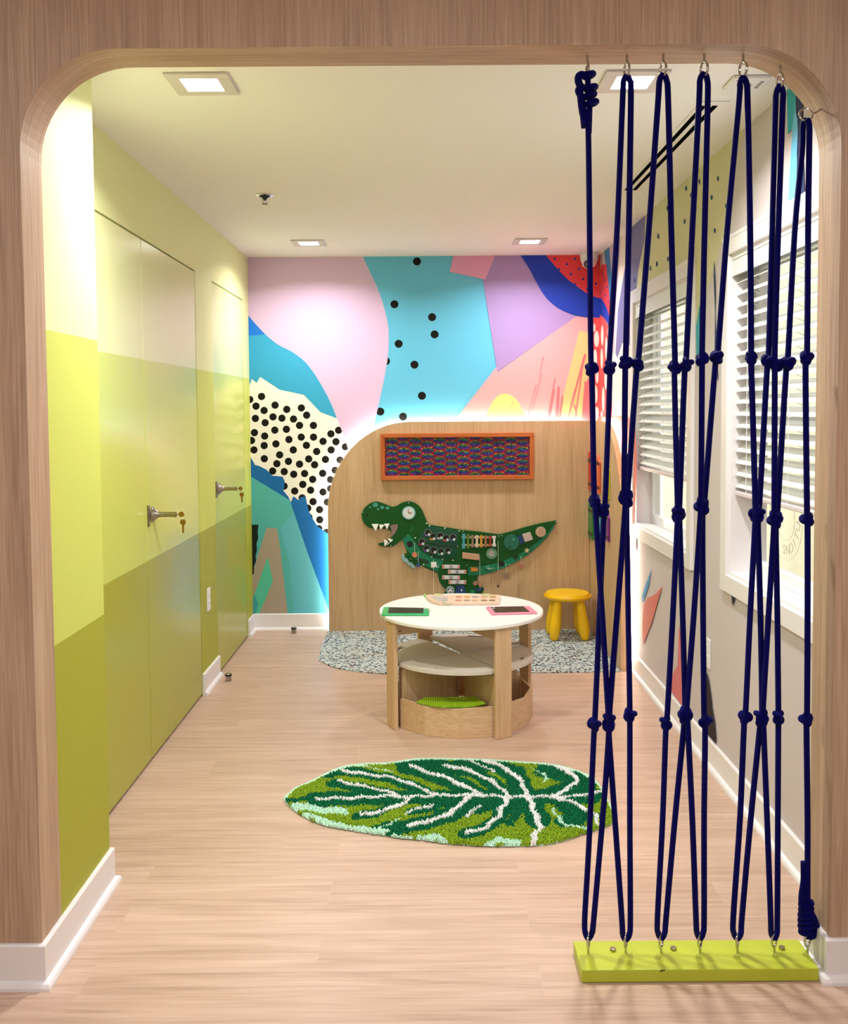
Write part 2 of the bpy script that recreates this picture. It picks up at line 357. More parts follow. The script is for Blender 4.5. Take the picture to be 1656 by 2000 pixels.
# right wall with two window openings ----
WZ0, WZ1 = .848, 2.092
WIN = [(2.62, 3.735), (4.30, 5.42)]
r = Mural(0, XR, -.00025)
rw = MB()
cols = [YJ, WIN[0][0], WIN[0][1], WIN[1][0], WIN[1][1], YB+.02]
BASE = '#cdc4c6'
for i in range(5):
    a, b = cols[i], cols[i+1]
    if i in (1, 3):
        rw.box((XR, a, 0), (XR+.142, b, WZ0), P(BASE)); rw.box((XR, a, WZ1), (XR+.142, b, ZC), P(BASE))
    else: rw.box((XR, a, 0), (XR+.142, b, ZC), P(BASE))
def Y(px): return un(px, 803, 0, XR).y
def q(y, z): return (XR+r.e*r.k, y, z)
def ypoly(c, yz): r.k += 1; rw.poly([q(y, z) for y, z in yz], P(c))
def zt(px, py): p = un(px, py, 0, XR); return (p.y, min(p.z, ZC))
# warm cream field near the back corner and above the far window, full height strips only where no opening is
ypoly('#e9dcd8', [(5.42, 0), (YB, 0), (YB, ZC), (5.42, ZC)])
ypoly('#d3cfa8', [(5.42, 2.1), (5.42, ZC), zt(1452, 250), zt(1440, 300), zt(1427, 390), zt(1418, 440), zt(1407, 485), (3.92, 2.1)])
ypoly('#d3cfa8', [(4.30, 2.1), (3.92, 2.1), zt(1392, 532), zt(1370, 605), (4.25, 1.86), (4.30, 1.83)])
leafp = [zt(1261, 412), zt(1259, 470), zt(1243, 540), (5.43, 2.02), (5.43, 1.85), zt(1215, 670), zt(1206, 700), zt(1202, 690), zt(1207, 605), zt(1221, 520), zt(1231, 460), zt(1234, 428)]
leafp = [zt(1261, 412), zt(1259, 470), zt(1247, 525), (5.43, 2.1), (5.43, 1.85), zt(1215, 670), zt(1206, 700), zt(1202, 690), zt(1207, 605), zt(1221, 520), zt(1231, 460), zt(1234, 436)]
ypoly('#726fa0', leafp)
ypoly('#c9b4c6', [zt(1189, 475), zt(1212, 455), zt(1206, 560), zt(1200, 690), zt(1196, 690), zt(1195, 560)])
ypoly('#3f7cb0', [zt(1180, 480), zt(1190, 472), zt(1195, 540), zt(1196, 600), zt(1192, 600), zt(1186, 545)])
ypoly(RED, [(YB, ZC-.12), zt(1175, 517), zt(1184, 515), zt(1189, 560), zt(1192, 600), zt(1190, 616), zt(1186, 603), zt(1181, 592), (YB, 2.25)])
ypoly(NAVY, [(YB, 2.255), zt(1181, 592), zt(1186, 603), zt(1190, 617), zt(1190, 640), zt(1186, 630), zt(1181, 622), (YB, 2.14)])
ypoly('#f0565a', [(YB, 2.14), zt(1181, 622), zt(1190, 640), zt(1195, 720), zt(1196, 860), (YB, 1.3)])
r.k += 1
for x, y, w, h in [(1176, 655, 2.5, 20), (1184, 680, 2.2, 22), (1175, 700, 2.4, 20), (1183, 740, 2.6, 22), (1178, 780, 2.6, 24), (1188, 800, 2, 22), (1190, 700, 1.6, 20), (1175, 820, 2, 18), (1188, 650, 1.5, 10)]:
    rw.poly([un(x+w*math.cos(a), y+h*math.sin(a), 0, XR+r.e*r.k) for a in [2*PI*k/16 for k in range(16)]], P('#f6ebe6'))
r.k += 1
def rdots(c, L_, w, h):
    for x, y in L_: rw.poly([un(x+w*math.cos(a), y+h*math.sin(a), 0, XR+r.e*r.k) for a in [2*PI*k/14 for k in range(14)]], P(c))
rdots('#2a3fa0', [(1176, 535), (1181, 548), (1185, 560), (1177, 562), (1172, 572), (1183, 577), (1176, 583), (1188, 588)], .9, 2.4)
rdots('#244a78', [(1100+x/2.978, 80+y/2.978) for x, y in [(713, 858), (790, 818), (898, 800), (741, 897), (861, 910), (704, 1050), (879, 1103), (551, 1137), (604, 972), (945, 960), (543, 1297), (640, 1118), (608, 1268)]], 1.6, 5)
rdots('#244a78', [(1100+x/8.28, 460+y/8.28) for x, y in [(1512, 460), (1407, 530), (1148, 725)]], 1.4, 5)
ypoly('#2fa6b6', [zt(1538, 177), zt(1557, 150), zt(1557, 195), zt(1549, 252), zt(1540, 262)])
ypoly('#72bfe4', [zt(1549, 252), zt(1557, 190), zt(1560, 250), zt(1558, 330), (3.10, 2.17), (3.165, 2.17)])
ypoly('#26335c', [zt(1556, 150), zt(1572, 150), zt(1568, 250), zt(1572, 340), (3.03, 2.17), (3.08, 2.17), zt(1558, 300), zt(1561, 240), zt(1556, 220)])
ypoly('#24475e', [zt(1396, 506), zt(1399, 560), zt(1399, 620), zt(1401, 680), zt(1404, 745), zt(1401, 735), zt(1397, 690), zt(1398, 610), zt(1395, 540)])
ypoly('#24475e', [zt(1466, 255), zt(1466, 290), zt(1464, 350), zt(1467, 400), zt(1463, 400), zt(1460, 330), zt(1462, 290)])
ypoly('#3ba5b5', [zt(1368, 590), zt(1368, 690), zt(1362, 720), zt(1361, 640)])
ypoly('#3d94cf', [zt(1274, 1111), zt(1268, 1145), zt(1256, 1179), zt(1255, 1165), zt(1263, 1140)])
ypoly('#d97c74', [zt(1295.7, 1144), zt(1287, 1172), zt(1275, 1215), zt(1257, 1260), zt(1256, 1220), zt(1258, 1182), zt(1266, 1168), zt(1282, 1160)])
ypoly('#d97c80', [zt(1328, 1220), zt(1338, 1290), zt(1336, 1380), zt(1310, 1347), zt(1314, 1320), zt(1325, 1300)])
ypoly('#f0847a', [(5.36, .70), (5.36, 1.25), (5.42, 1.45), (YB, 1.45), (YB, .70)])
ypoly('#221a20', [zt(1376, 1300), zt(1385, 1322), zt(1388, 1340), zt(1391, 1362), zt(1393, 1385), zt(1398, 1410), zt(1401, 1453), zt(1384, 1434), zt(1376, 1420)])
ypoly('#223038', [zt(1431, 1158), zt(1439, 1163), zt(1436, 1172), zt(1434, 1184), zt(1432, 1175)])
mural_mats = [None]*len(MUR)
for c, i in MUR.items(): mural_mats[i] = mat('mural paint '+c, c, .62, spec=.25)
wb = mb_back; wb.box((-1.45, YB+.001, 0), (1.34, YB+.1, ZC), P(CYAN))
struct(wb.build('wall_back', mural_mats, flat=True)); struct(rw.build('wall_right', mural_mats, flat=True))
struct(MB().box((-1.45, YJ, ZA+.03), (1.34, YJ+.004, ZC+.05)).build('wall_header', FR))

# baseboards ------------------------------------------------------
def base(name, a, b, nrm, h=.115, t=.012):
    """a,b: end points on the wall line; nrm: direction into the room"""
    a = Vector((*a, 0)); b = Vector((*b, 0)); nn = Vector((*nrm, 0)); z = Vector((0, 0, 1))
    prof = [(0, 0), (t+.016, 0), (t+.0155, .008), (t+.011, .016), (t, .021), (t, h-.004), (t-.004, h), (0, h)]
    s = MB(); s.prism([a+nn*u+z*v for u, v in prof], b-a)
    return struct(s.build(name, WHITE, smooth=False))
def basepath(name, pts, nrms, h=.115, t=.012):
    prof = [(0, 0), (t+.016, 0), (t+.0155, .008), (t+.011, .016), (t, .021), (t, h-.004), (t-.004, h), (0, h)]
    vs = []; n = len(prof)
    for i, p in enumerate(pts):
        ns = [nrms[max(i-1, 0)], nrms[min(i, len(nrms)-1)]]
        o = Vector(ns[0]) if ns[0] == ns[1] else Vector(ns[0])+Vector(ns[1])
        vs += [Vector((p[0]+o.x*u, p[1]+o.y*u, v)) for u, v in prof]
    fs = [(i*n+k, i*n+(k+1) % n, (i+1)*n+(k+1) % n, (i+1)*n+k) for i in range(len(pts)-1) for k in range(n)]+[list(range(n))[::-1], [(len(pts)-1)*n+k for k in range(n)]]
    return struct(MB().add(vs, fs).build(name, WHITE))
basepath('baseboard_arch', [(-3.2, YF), (XFL, YF), (XFL, YP), (XFL-.17, YP)], [(0, -1), (1, 0), (0, 1)])
basepath('baseboard_arch', [(3.2, YF), (XFR, YF), (XFR, YJ), (XFR+.14, YJ)], [(0, -1), (-1, 0), (0, 1)])
base('baseboard_left', (XL, 4.998), (XL, 5.393), (1, 0)); base('baseboard_left', (XL, 6.31), (XL, YB), (1, 0))
base('baseboard_back', (XL, YB-.001), (-.66, YB-.001), (0, -1), .115)
base('baseboard_right', (XR, YJ+.014), (XR, 5.46), (-1, 0))

# windows ---------------------------------------------------------
GLASS, nt, b, N, L = nodes('window glass', .05)
for nd in list(nt.nodes): nt.nodes.remove(nd)
tr = N('ShaderNodeBsdfTransparent'); gl = N('ShaderNodeBsdfGlossy'); gl.inputs['Roughness'].default_value = .03; mx = N('ShaderNodeMixShader'); mx.inputs[0].default_value = .06; oo = N('ShaderNodeOutputMaterial')
L(tr.outputs[0], mx.inputs[1]); L(gl.outputs[0], mx.inputs[2]); L(mx.outputs[0], oo.inputs[0])
tr.inputs[0].default_value = (.98, .98, .98, 1)
VINYL = mat('white vinyl', '#e6eaee', .3)
SLAT = mat('blind slat', '#eef0f0', .4)
CORD = mat('ladder cord', '#f2f2f2', .7)
STICK = mat('faint grey vinyl decal', '#efeedd', .6)
for wi, (y0, y1) in enumerate(WIN):
    w = struct(empty('window_%d' % (wi+1), (XR, (y0+y1)/2, WZ0)))
    cw = .068; c = MB(); xo = XR-.018
    c.box((xo, y0-cw, WZ0-cw), (XR, y0, WZ1+cw)); c.box((xo, y1, WZ0-cw), (XR, y1+cw, WZ1+cw))
    c.box((xo, y0, WZ1), (XR, y1, WZ1+cw)); c.box((xo, y0, WZ0-cw), (XR, y1, WZ0))
    c.box((XR-.02, y0-cw-.005, WZ1+cw-.012), (XR, y1+cw+.005, WZ1+cw+.004))
    c.build('window_casing', WHITE, w, bevel=.002)
    j = MB(); t = .012
    j.box((XR-.002, y0, WZ0), (XR+.14, y0+t, WZ1)); j.box((XR-.002, y1-t, WZ0), (XR+.14, y1, WZ1)); j.box((XR-.002, y0+t, WZ1-t), (XR+.14, y1-t, WZ1)); j.box((XR-.004, y0+t, WZ0), (XR+.14, y1-t, WZ0+t))
    j.build('window_reveal', WHITE, w)
    s = MB(); a, bb, f2 = y0+t, y1-t, .045; xg = XR+.105
    for (u0, u1, v0, v1) in ((a, a+f2, WZ0+t, WZ1-t), (bb-f2, bb, WZ0+t, WZ1-t), (a+f2, bb-f2, WZ0+t, WZ0+t+.05), (a+f2, bb-f2, WZ1-t-.05, WZ1-t), (a+f2, bb-f2, 1.45, 1.49)):
        s.box((xg-.02, u0, v0), (xg+.02, u1, v1))
    s.build('window_sash', VINYL, w, bevel=.003)
    MB().box((xg-.002, a+f2, WZ0+t+.05), (xg+.002, bb-f2, WZ1-t-.05)).build('window_pane', GLASS, w)
    if wi == 0:
        # the ring emblem on the pane, lettering seen from behind
        cy, cz = un(1534, 1010, 0, xg-.004).y, un(1534, 1010, 0, xg-.004).z
        e = MB()
        for rr in (.155, .085): e.tube([(xg-.004, cy+rr*math.cos(a2), cz+rr*math.sin(a2)) for a2 in [2*PI*i/64 for i in range(64)]], .0010, 4, True)
        e.build('window_decal', STICK, w)
        for i, ch in enumerate('SNOITU'):
            th = math.radians(275-17*i)
            tcu = bpy.data.curves.new('decal_letter', 'FONT'); tcu.body = ch; tcu.size = .05; tcu.align_x = 'CENTER'; tcu.align_y = 'CENTER'; tcu.extrude = .0005
            to = bpy.data.objects.new('decal_letter', tcu); COL.objects.link(to)
            dg = bpy.context.evaluated_depsgraph_get(); me = bpy.data.meshes.new_from_object(to.evaluated_get(dg)); bpy.data.objects.remove(to)
            # mirrored lettering: local x runs with the arc, up points to the ring centre
            rad = Vector((0, math.cos(th), math.sin(th))); tang = Vector((0, math.sin(th), -math.cos(th)))
            c0 = Vector((xg-.004, cy, cz))+rad*.12
            for v in me.vertices: v.co = c0+tang*(v.co.x)+(-rad)*v.co.y+Vector((v.co.z, 0, 0))-wl(w)
            me.materials.clear(); me.materials.append(STICK)
            lo = bpy.data.objects.new('decal_letter', me); COL.objects.link(lo); lo.parent = w
    # the blind, hung inside the recess
    side = 'nearer window, beside the right edge of the arch' if wi == 0 else 'farther window, next to the play nook'
    bl = empty('window_blind', (XR+.037, (y0+y1)/2, WZ1-.012), 'white slatted blind half lowered in the '+side, 'blind', 'white window blinds')
    ya, yb = y0+t+.004, y1-t-.004; xc = XR+.038
    MB().box((xc-.028, ya, WZ1-t-.05), (xc+.026, yb, WZ1-t-.001)).build('headrail', SLAT, bl, bevel=.002)
    v = MB(); v.box((XR-.004, ya-.002, WZ1-t-.075), (XR+.008, yb+.002, WZ1-t-.001)); v.box((XR-.008, ya-.002, WZ1-t-.012), (XR+.006, yb+.002, WZ1-t-.003)); v.box((XR-.008, ya-.002, WZ1-t-.075), (XR+.006, yb+.002, WZ1-t-.066))
    v.build('valance', SLAT, bl, bevel=.002)
    sl = MB(); z = WZ1-.095
    while z > 1.20:
        dz = -.015
        sl.prism([(xc-.025, ya, z+dz), (xc, ya, z+.003), (xc+.025, ya, z-dz), (xc+.025, ya, z-dz-.0028), (xc, ya, z+.0002), (xc-.025, ya, z+dz-.0028)], (0, yb-ya, 0)); z -= .0462
    sl.build('slats', SLAT, bl)
    MB().box((xc-.027, ya, 1.162), (xc+.025, yb, 1.180)).build('bottom_rail', mat('blind rail', '#ddd2da', .4), bl, bevel=.004)
    cdm = MB()
    for k in (.12, .5, .88):
        yy = ya+(yb-ya)*k
        for xx in (xc-.026, xc+.026): cdm.cyl((xx, yy, 1.18), (xx, yy, WZ1-.06), .0013, n=5)
        z = WZ1-.095
        while z > 1.20: cdm.cyl((xc-.026, yy+.010, z-.004), (xc+.024, yy-.006, z-.030), .0014, n=4); z -= .0462
    cdm.build('ladder_cord', CORD, bl)
    if wi == 1:
        MB().tube([(xc-.02, ya+.06, WZ1-.07), (xc-.03, ya+.06, WZ1-.09), (xc-.032, ya+.06, 1.35)], .003, 6).build('tilt_wand', CORD, bl)
# what stands outside
struct(MB().box((3.0, 2.95, -.3), (3.1, 12, 3.6)).build('wall_outside', mat('outside render', '#eee2ba', .9)))
struct(MB().box((1.35, 2.95, -.35), (9, 12, -.3)).build('floor_outside', mat('outside paving', '#d5d5d0', .9)))

# ceiling fittings -------------------------------------------------
lname = ['front left corner, above the banded pilaster', 'front right corner, behind the ropes', 'back left, close to the painted wall', 'back right, close to the painted wall']
for (x, y), nm in zip(DL, lname):
    t = empty('downlight', (x, y, ZC), 'square recessed white downlight in the ceiling at '+nm, 'ceiling light', 'square ceiling downlights')
    h, a = .099, .058; z0, z1 = ZC-.008, ZC-.0005; f_ = MB()
    for bx in (((x-h, y-h), (x+h, y-a)), ((x-h, y+a), (x+h, y+h)), ((x-h, y-a), (x-a, y+a)), ((x+a, y-a), (x+h, y+a))):
        f_.box((*bx[0], z0), (*bx[1], z1))
    f_.build('trim_frame', mat('downlight trim', '#d9d2cf', .5), t, bevel=.0015)
    MB().box((x-a, y-a, ZC-.005), (x+a, y+a, ZC-.001)).build('diffuser', DIFF, t)
t = empty('air_vent', (.992, 3.95, ZC), 'long white ceiling air vent with two black slots, beside the window wall', 'vent')
MB().box((.945, 3.293, ZC-.004), (1.043, 4.612, ZC-.0005)).build('vent_frame', CEIL, t, bevel=.001)
MB().box((.957, 3.33, ZC-.0055), (.975, 4.585, ZC-.004)).build('vent_slot', VOID, t); MB().box((.995, 3.33, ZC-.0055), (1.013, 4.585, ZC-.004)).build('vent_slot', VOID, t)
t = empty('alarm_device', (1.035, 3.1, ZC), 'small square white alarm plate with grey markings on the ceiling', 'alarm')
MB().box((.975, 3.04, ZC-.012), (1.095, 3.16, ZC-.0005)).build('base_plate', WPL, t, bevel=.004)
MB().lathe((1.03, 3.10, ZC-.012), [(.019, 0), (.018, -.004), (.014, -.007), (.006, -.008)]).build('lens_dome', mat('alarm lens', '#d2d2d2', .2), t, smooth=True)
g = MB()
for i in range(5): g.box((1.067+.004*i*0, 3.065+.014*i, ZC-.0128), (1.078, 3.072+.014*i, ZC-.012))
g.build('alarm_marking', mat('grey print', '#6f6f72', .6), t); g = MB()
for i in range(3): g.box((.988+.014*i, 3.055, ZC-.0128), (.995+.014*i, 3.060, ZC-.012))
g.build('alarm_marking', mat('grey print', '#6f6f72', .6), t)
sp = un(517, 381, 2, ZC)
t = empty('fire_sprinkler', (sp.x, sp.y, ZC), 'chrome fire sprinkler head hanging from the ceiling', 'sprinkler')
MB().lathe((sp.x, sp.y, ZC), [(.041, -.0005), (.041, -.003), (.034, -.006), (.022, -.004)]).build('escutcheon', CHROME, t, smooth=True)
MB().lathe((sp.x, sp.y, ZC), [(.026, -.005), (.026, -.008), (.010, -.016), (.006, -.026)]).build('sprinkler_body', mat('dark chrome', '#3a3d42', .2, 1), t, smooth=True)
a = MB()
for s_ in (-1, 1): a.tube([(sp.x+s_*.009, sp.y, ZC-.012), (sp.x+s_*.013, sp.y, ZC-.026), (sp.x+s_*.004, sp.y, ZC-.040)], .0018, 6)
a.build('frame_arm', CHROME, t)
d = MB(); d.cyl((sp.x, sp.y, ZC-.040), (sp.x, sp.y, ZC-.042), .006, n=12)
for k in range(10):
    a_ = 2*PI*k/10; d.cyl((sp.x, sp.y, ZC-.041), (sp.x+.014*math.cos(a_), sp.y+.014*math.sin(a_), ZC-.042), .0018, n=5)
d.build('deflector', mat('copper alloy', '#8d6a55', .35, 1), t)
c = un(1152, 505, 1, 6.40)
t = empty('security_camera', (c.x, 6.43, ZC), 'white turret security camera in the ceiling corner by the window wall', 'camera')
MB().lathe((c.x, 6.43, ZC), [(.06, -.0005), (.062, -.012), (.055, -.05), (.042, -.085), (.02, -.10)]).build('housing', WPL, t, smooth=True)
lens_dir = Vector((-.35, -.85, -.55)).normalized(); cc = Vector((c.x-.006, 6.40, ZC-.066))
s = MB(); s.lathe(cc, [(.02, -.02), (.036, -.012), (.042, 0), (.040, .016), (.033, .028)], ax=lens_dir, n=28); s.build('eyeball', WPL, t, smooth=True)
s = MB(); s.lathe(cc, [(.030, .0275), (.030, .0295), (.024, .030)], ax=lens_dir, n=28); s.build('lens_face', mat('smoked lens', '#45474a', .15), t, smooth=True)
s = MB(); s.lathe(cc, [(.012, .0300), (.012, .033), (.006, .034)], ax=lens_dir, n=20); s.build('lens', mat('camera glass', '#b79f98', .1), t, smooth=True)

# power sockets --------------------------------------------------------
def socket(x, nx, y, z, label, hw=.036):
    t = empty('power_socket', (x, y, z), label, 'socket')
    MB().box((min(x, x+nx*.006), y-hw, z-.062), (max(x, x+nx*.006), y+hw, z+.062)).build('cover_plate', WPL, t, bevel=.0025)
    for dz in (-.024, .024):
        r_ = MB().box((min(x+nx*.006, x+nx*.0085), y-.017, z+dz-.017), (max(x+nx*.006, x+nx*.0085), y+.017, z+dz+.017)).build('receptacle', WPL, t, bevel=.002)
        k = MB()
        for dy in (-.006, .006): k.box((min(x+nx*.0085, x+nx*.0089), y+dy-.001, z+dz-.004), (max(x+nx*.0085, x+nx*.0089), y+dy+.001, z+dz+.006))
        k.build('socket_slot', mat('grey slot', '#77777a', .6), r_)
socket(XL, 1, 5.165, .482, 'white power socket on the lime wall between the two green doors')
socket(XR, -1, 4.005, .468, 'white power socket low on the window wall, under the gap between windows')
# door stops
for px, py, lb in ((446, 1330, 'steel door stop on the floor beside the short white skirting piece'), (574, 1237, 'steel door stop on the floor by the back wall')):
    p = un(px, py, 2, 0)
    t = empty('door_stop', (p.x, p.y, 0), lb, 'door stop', 'floor door stops')
    MB().lathe(p, [(.0165, 0), (.0165, .028), (.015, .030), (.015, .0385), (.0165, .0395), (.014, .044)], n=24).build('stop_post', STEEL, t, smooth=True)
    MB().lathe(p, [(.0185, .029), (.0195, .0325), (.0195, .0355), (.0185, .0385)], n=24).build('rubber_ring', BLACK, t, smooth=True)

# ------------------------------------------------------------------ play nook panels
YN = 6.455; TN = .02
tl = [un(641, 1232, 1, YN), un(641, 1035, 1, YN)]
LX = un(641, 1100, 1, YN).x
ZT = un(900, 823, 1, YN).z
r_ = un(800, 822, 1, YN).x-LX
back = [(1.121, 0), (LX, 0)]+arc(LX+r_, ZT-r_*1.08, r_, 180, 90, 24)
cz0 = ZT-r_*1.08
back = [(x, ZT if i == 26 else (cz0+(z-cz0)*1.08 if z > cz0 else z)) for i, (x, z) in enumerate(back)]+[(1.121, ZT)]
t = MB(); t.prism([(x, YN, z) for x, z in back], (0, TN, 0)); nb = t.build('nook_back_panel', WOODNICHE, bevel=.001, seg=1)
tag(nb, 'oak wall panel with a rounded top left corner behind the dinosaur board', 'panel')
YS = 5.42
ZS = un(1185, 822, 0, 1.121).z
rs = .62
side = [(6.455, 0), (6.455, ZT)]+[(YS+rs*(1-math.sin(a)), ZT-rs*1.0*(1-math.cos(a))) for a in [PI/2*i/20 for i in range(21)]]+[(YS, 0)]
t = MB(); t.prism([(1.122, y, z) for y, z in side], (.032, 0, 0)); ns = t.build('nook_side_panel', WOODNICHE, bevel=.001, seg=1)
tag(ns, 'oak side panel with a curved top front edge carrying coloured crayon plaques', 'panel')
# LED strips behind the panels
LEDM = mat('led strip', '#fff6e8', .5, emis=LED)
ins = .045
bp_ = [(LX+ins, .05)]+[(LX+r_-(r_-ins)*math.cos(a), cz0+(r_*1.08-ins)*math.sin(a)) for a in [PI/2*i/20 for i in range(21)]]+[(1.10, ZT-ins)]
t = MB()
for i in range(len(bp_)-1):
    a, b = Vector((bp_[i][0], 0, bp_[i][1])), Vector((bp_[i+1][0], 0, bp_[i+1][1])); d = (b-a).normalized(); nn = Vector((-d.z, 0, d.x))*.009; yy = Vector((0, YN+TN+.003, 0))
    t.add([a+yy-nn, b+yy-nn, b+yy+nn, a+yy+nn], [(0, 1, 2, 3)])
tag(t.build('led_strip', LEDM, flat=True), 'warm white light strip hidden behind the oak back panel edge', 'light strip')
sp_ = [(YS+ins, .05)]+[(YS+rs-(rs-ins)*math.cos(a), ZT-rs+(rs-ins)*math.sin(a)) for a in [PI/2*i/20 for i in range(21)]]+[(6.40, ZT-ins)]
t = MB()
for i in range(len(sp_)-1):
    a, b = Vector((0, *sp_[i])), Vector((0, *sp_[i+1])); d = (b-a).normalized(); nn = Vector((0, -d.z, d.y))*.009; xx = Vector((1.157, 0, 0))
    t.add([a+xx-nn, b+xx-nn, b+xx+nn, a+xx+nn], [(0, 1, 2, 3)])
tag(t.build('led_strip', LEDM, flat=True), 'warm white light strip hidden behind the oak side panel edge', 'light strip')

# speckled mat
SPK, nt, b, N, L = nodes('speckled mat', .8)
tc = N('ShaderNodeTexCoord')
vo = N('ShaderNodeTexVoronoi'); vo.inputs['Scale'].default_value = 52; L(tc.outputs['Object'], vo.inputs['Vector'])
lt = N('ShaderNodeMath'); lt.operation = 'LESS_THAN'; lt.inputs[1].default_value = .44; L(vo.outputs['Distance'], lt.inputs[0])
sc = N('ShaderNodeSeparateColor'); L(vo.outputs['Color'], sc.inputs[0])
rr = ramp(nt, [(0, '#101318'), (.36, '#1d2c50'), (.56, '#3b444e'), (.76, '#6f98a8'), (.88, '#c9ccca')], True); L(sc.outputs[0], rr.inputs[0])
n2 = N('ShaderNodeTexNoise'); n2.inputs['Scale'].default_value = 4; L(tc.outputs['Object'], n2.inputs['Vector'])
rb = ramp(nt, [(.35, '#b9bcb6'), (.65, '#bcc6c8')]); L(n2.outputs[0], rb.inputs[0])
mx = N('ShaderNodeMix'); mx.data_type = 'RGBA'; L(lt.outputs[0], mx.inputs[0]); L(rb.outputs[0], mx.inputs[6]); L(rr.outputs[0], mx.inputs[7]); L(mx.outputs[2], b.inputs['Base Color'])
mp = [(641, 1233), (632, 1250), (626, 1272), (622, 1291), (650, 1304.5), (690, 1312), (745, 1317), (900, 1316), (1040, 1315), (1195, 1313)]
pts = [un(x, y, 2, 0) for x, y in mp]; pts = [Vector((p.x, min(p.y, YN-.002), 0)) for p in pts]+[Vector((1.118, 5.40, 0)), Vector((1.118, YN-.002, 0))]
tag(MB().prism([p+Vector((0, 0, .0005)) for p in pts], (0, 0, .005)).build('speckled_floor_mat', SPK), 'thin grey speckled mat with a curved edge on the floor of the play nook', 'mat')

# ------------------------------------------------------------------ sequin panel
SEQ, nt, b, N, L = nodes('rainbow sequins', .35)
tc = N('ShaderNodeTexCoord'); sx = N('ShaderNodeSeparateXYZ'); L(tc.outputs['Object'], sx.inputs[0])
def mth(op, a, bb=None, c=None):
    k = N('ShaderNodeMath'); k.operation = op
    for i, v in enumerate((a, bb, c)):
        if v is None: continue
        if isinstance(v, (int, float)): k.inputs[i].default_value = v
        else: L(v, k.inputs[i])
    return k.outputs[0]
nz = N('ShaderNodeTexNoise'); nz.inputs['Scale'].default_value = 260; nz.inputs['Detail'].default_value = 1; mpn = N('ShaderNodeMapping'); mpn.inputs['Scale'].default_value = (.45, 1, 1); L(tc.outputs['Object'], mpn.inputs[0]); L(mpn.outputs[0], nz.inputs[0])
uu = mth('MULTIPLY', sx.outputs[0], 1/.0800)
par = mth('MULTIPLY', mth('MODULO', mth('ADD', mth('FLOOR', uu), 100), 2), .5)
lc = mth('SUBTRACT', mth('FRACT', uu), .5)
zl = mth('SUBTRACT', mth('FRACT', mth('ADD', mth('MULTIPLY', sx.outputs[2], 1/.0425), par)), .5)
den = mth('SUBTRACT', 1.12, mth('MULTIPLY', mth('MULTIPLY', lc, lc), 3.2))
vv = mth('ADD', mth('ADD', mth('MULTIPLY', mth('DIVIDE', zl, den), .72), .5), mth('MULTIPLY', mth('SUBTRACT', nz.outputs[0], .5), .55))
rr = ramp(nt, [(0, '#a01030'), (.14, '#b01838'), (.26, '#701070'), (.38, '#2a1a90'), (.5, '#1838a0'), (.6, '#106848'), (.7, '#2c8030'), (.78, '#b88018'), (.88, '#b02030')]); L(vv, rr.inputs[0])
v2 = N('ShaderNodeTexVoronoi'); v2.inputs['Scale'].default_value = 240; L(tc.outputs['Object'], v2.inputs['Vector'])
s2 = N('ShaderNodeSeparateColor'); L(v2.outputs['Color'], s2.inputs[0])
k2 = ramp(nt, [(0, (.05, .05, .05, 1)), (.55, (.5, .5, .5, 1)), (.9, (1, 1, 1, 1)), (.95, (2.6, 2.6, 2.6, 1))]); L(s2.outputs[0], k2.inputs[0])  # glitter painted into the colour: random cells from near black to over-bright
mm = N('ShaderNodeMix'); mm.data_type = 'RGBA'; mm.blend_type = 'MULTIPLY'; mm.inputs[0].default_value = 1; L(rr.outputs[0], mm.inputs[6]); L(k2.outputs[0], mm.inputs[7]); L(mm.outputs[2], b.inputs['Base Color'])
a0 = un(743, 847, 1, YN-.03); a1 = un(1043, 936, 1, YN-.03); x0, x1, z1, z0 = a0.x, a1.x, a0.z, a1.z; fwid = .028
t = empty('sequin_board', ((x0+x1)/2, YN, (z0+z1)/2), 'long rainbow sequin board in an orange wood frame on the oak panel', 'sensory board')
ORW = wood('orange stained wood', '#a4501a', '#c0642a', '#cf7634', 0, fine=120)
ORV = wood('orange stained wood upright', '#a4501a', '#c0642a', '#cf7634', 2, fine=120)
yf = YN-.032
for zz in (0, 1):
    if zz: pr = [(x0, z1), (x1, z1), (x1-fwid, z1-fwid), (x0+fwid, z1-fwid)]
    else: pr = [(x0, z0), (x1, z0), (x1-fwid, z0+fwid), (x0+fwid, z0+fwid)]
    MB().prism([(x, yf, z) for x, z in pr], (0, YN-.0005-yf, 0)).build('frame_rail', ORW, t, bevel=.002)
for xx in (0, 1):
    pr = [(x1, z0), (x1, z1), (x1-fwid, z1-fwid), (x1-fwid, z0+fwid)] if xx else [(x0, z0), (x0, z1), (x0+fwid, z1-fwid), (x0+fwid, z0+fwid)]
    MB().prism([(x, yf, z) for x, z in pr], (0, YN-.0005-yf, 0)).build('frame_rail', ORV, t, bevel=.002)
MB().box((x0+fwid, YN-.014, z0+fwid), (x1-fwid, YN-.001, z1-fwid)).build('sequin_field', SEQ, t)
for xx in (x0+.014, x1-.014): MB().cyl((xx, yf-.001, z1-.028), (xx, yf+.003, z1-.028), .003, n=10).build('frame_screw', BLACK, t)

